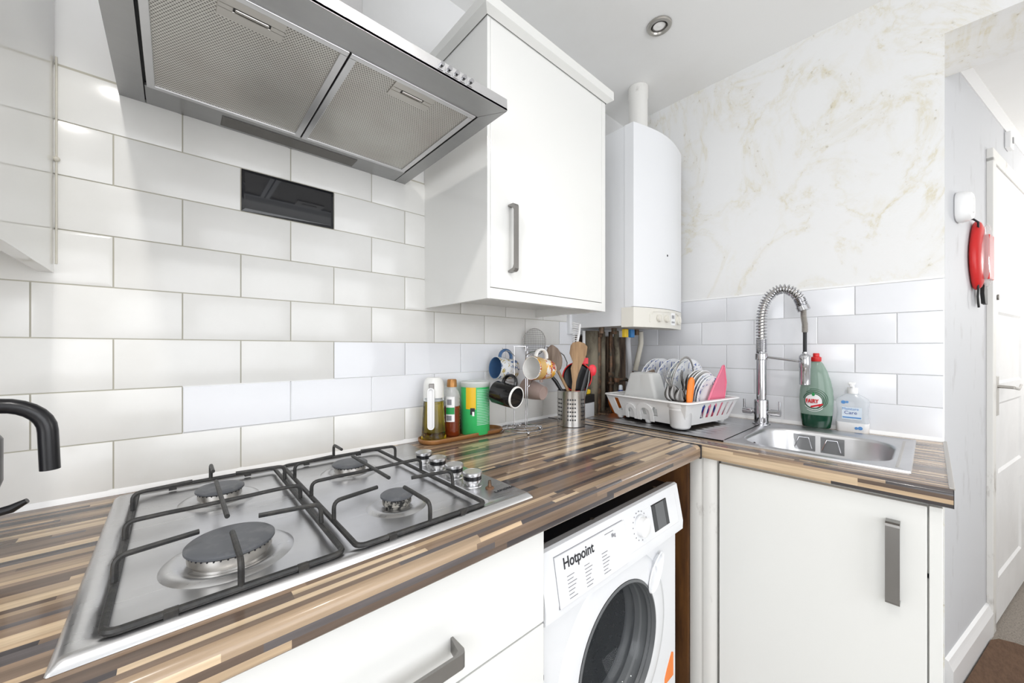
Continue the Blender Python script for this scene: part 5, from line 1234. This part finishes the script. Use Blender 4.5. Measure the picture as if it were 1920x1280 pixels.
# tub
o = thing('plastic_tub', 'clear plastic food tub upside down at the front left of the rack', 'tub', in_rack(-.092, .045, .034), (0, 0, RA + .05))
b = local(o)
def tb(h, k, z, r=.014): return [(x, y, z) for x, y in rrect(-h, h, -k, k, r, 5)]
b.rings([tb(.046, .086, .0), tb(.046, .086, .004), tb(.043, .081, .006), tb(.040, .076, .07), tb(.036, .052, .150), tb(.031, .047, .156)], False, True); tbb = b.obj('tub_wall', 'milky_plastic', o, smooth=40)
b = local(o); b.rings([tb(.024, .038, .1565, .01), tb(.022, .036, .1580, .01), tb(.019, .033, .1565, .01)], False, False); b.obj('embossed_rim', 'milky_plastic', o, smooth=True)
# pink board
o = thing('pink_board', 'pink plastic board with a raised rim standing at the right end of the rack', 'chopping board', in_rack(.020, -.150, zb + .004), (.10, 0, RA))
ol = [(-.032, .0), (-.032, .03), (.010, .115), (.066, .203), (.076, .206), (.103, .14), (.098, .0)]
b = local(o); b.rings([[(x, q, z) for x, z in ol] for q in (0, .004)]); b.obj('board', 'pink_plastic', o)
b = local(o); b.tube([(.035 + (x - .035) * .96, -.0005, .09 + (z - .09) * .97) for x, z in ol], .0026, 8, closed=True); b.obj('raised_rim', 'pink_plastic', o, smooth=True)
# cutlery
def cutlery(kind, label, p, q, group, m='cutlery', roll=0.0):
    """p = foot of the handle, q = tip of the head, in rack coordinates"""
    P0, P1 = V(*in_rack(*p)), V(*in_rack(*q)); A = (P1 - P0); L2 = A.length; A.normalize()
    face = V(-.8, -.6, 0); face = (face - A * A.dot(face)).normalized(); face = Matrix.Rotation(roll, 3, A) @ face; X = face.cross(A) * -1
    R = Matrix((X, -face, A)).transposed() if X.cross(-face).dot(A) > 0 else Matrix((-X, -face, A)).transposed()
    o = thing(kind, label, kind.split('_')[-1], tuple(P0), tuple(R.to_euler()), group); b = local(o)
    hd = .062 if 'spoon' in kind else .058
    n = 10
    def el_(w_, th, z, y=0.0): return [(w_ * math.cos(2 * PI * k / n), y + th * math.sin(2 * PI * k / n), z) for k in range(n)]
    b.rings([el_(.0075, .0012, 0), el_(.0085, .0014, .02), el_(.004, .0016, L2 - hd - .02), el_(.0026, .0018, L2 - hd + .002)]); b.obj('handle', m, o, smooth=True)
    b = local(o)
    if 'spoon' in kind:
        b.rings([el_(.0025 + .0185 * math.sin(PI * (k / 10) ** .85), .001 + .0035 * math.sin(PI * k / 10), L2 - hd + hd * k / 10, .004 * math.sin(PI * k / 10)) for k in range(11)]); b.obj('spoon_bowl', m, o, smooth=True)
    elif 'fork' in kind:
        b.rings([el_(.0026, .0018, L2 - hd), el_(.009, .0014, L2 - hd + .012, .002), el_(.0122, .0012, L2 - hd + .020, .002)]); b.obj('fork_head', m, o, smooth=True)
        for k in range(4):
            x_ = -.0100 + k * .00667; b = local(o); b.rings([el_(.0019, .0011, L2 - hd + .019, .002) if False else [(x_ + .0019 * math.cos(2 * PI * j / 8), .002 + .0012 * math.sin(2 * PI * j / 8), L2 - hd + .019) for j in range(8)], [(x_ + .0016 * math.cos(2 * PI * j / 8), .004 + .0010 * math.sin(2 * PI * j / 8), L2 - .02) for j in range(8)], [(x_ + .0008 * math.cos(2 * PI * j / 8), .001 + .0007 * math.sin(2 * PI * j / 8), L2) for j in range(8)]]); b.obj('tine', m, o, smooth=True)
    else:
        b.prism([(-.003, L2 - .10), (.007, L2 - .09), (.008, L2 - .02), (.002, L2), (-.003, L2 - .01)], -.0005, .0005, 1); b.obj('blade', m, o)
    return o
GC = 'cutlery in the white cup of the dish rack'
cz = .015
cutlery('fork', 'tall fork leaning left, leftmost piece of cutlery in the rack', (CUPX + .01, CUPY + .01, cz), (-.122, -.072, .208), GC)
cutlery('fork', 'fork behind the spoons, second fork in the cup', (CUPX + .012, CUPY - .002, cz), (-.100, -.125, .208), GC, roll=1.0)
cutlery('spoon', 'spoon with its bowl to the front, left of three spoons', (CUPX, CUPY + .008, cz), (-.132, -.088, .152), GC)
cutlery('spoon', 'spoon with its bowl to the front, middle of three spoons', (CUPX - .004, CUPY, cz), (-.134, -.112, .156), GC)
cutlery('spoon', 'spoon with its bowl to the front, right of three spoons', (CUPX - .004, CUPY - .006, cz), (-.130, -.136, .146), GC)
cutlery('spoon', 'tall spoon turned sideways between the fork and the glass lid', (CUPX + .014, CUPY - .006, cz), (-.098, -.146, .195), GC, roll=1.2)
cutlery('knife', 'slim knife blade sticking up behind the right spoon', (CUPX + .006, CUPY - .010, cz), (-.100, -.160, .185), GC, roll=.6)
o = thing('peeler', 'kitchen peeler with a bright orange handle in the cutlery cup', 'peeler', in_rack(-.118, -.158, .02), (0, 0, RA + math.radians(-30)), GC)
b = local(o); b.rings([[(lean_ + w_ * math.cos(2 * PI * k / 16), .0065 * math.sin(2 * PI * k / 16), z) for k in range(16)] for lean_, w_, z in ((.0, .004, 0), (.004, .010, .07), (.006, .0125, .10), (.010, .0130, .135), (.012, .011, .155), (.013, .004, .165))]); b.obj('handle', 'orange_plastic', o, smooth=True)
b = local(o); b.tube([(-.008, 0, .085), (-.014, 0, .12), (-.018, 0, .16)], .0022, 8); b.obj('steel_edge', 'cutlery', o, smooth=True)
GB_ = 'blue spoons at the right end of the dish rack'
for i, (x, l) in enumerate(((-.055, 'blue spoon seen through the end slots, nearest the cup'), (-.010, 'blue spoon seen through the end slots, middle one'), (.035, 'blue spoon seen through the end slots, nearest the wall'))):
    o = cutlery('spoon', l, (x, -.130, .020), (x + .008, -.158, .088), GB_, m='blue_plastic')

b = MB(); b.lathe([(.022, 0), (.026, .003), (.043, .040), (.050, .085), (.048, .085), (.040, .042), (.022, .006), (.001, .005)], (1.700, -.138, WT), 36)
tag(base(b.obj('orange_bowl', 'orange_plastic', smooth=True)), 'orange plastic bowl half hidden behind the left end of the dish rack', 'bowl')
t = thing('blue_bottle', 'small dark blue bottle with pale cap standing in the orange bowl', 'bottle', (1.716, -.140, WT + .0065))
b = local(t); b.lathe([(.013, 0), (.015, .003), (.015, .085), (.009, .098)], n=20); b.obj('bottle_body', 'blue_plastic', t, smooth=True)
b = local(t); b.lathe([(.0095, .098), (.0085, .116), (.005, .120)], n=16); b.obj('cap', 'label_pale', t, smooth=True)

# ============================================================ HALL FLOOR
t_pts = [(2.30, -1.155), (2.60, -1.220), (2.80, -1.262), (2.835, -1.285), (2.85, -1.33), (2.86, -1.5), (2.86, -2.3), (2.2, -2.3), (2.2, -1.155)]
b = MB(.0); b.prism(t_pts, FL, FL + .014)
rg_ = b.obj('rug', 'rug', smooth=30); tag(base(rg_), 'brown pile rug on the carpet in the hall', 'rug')
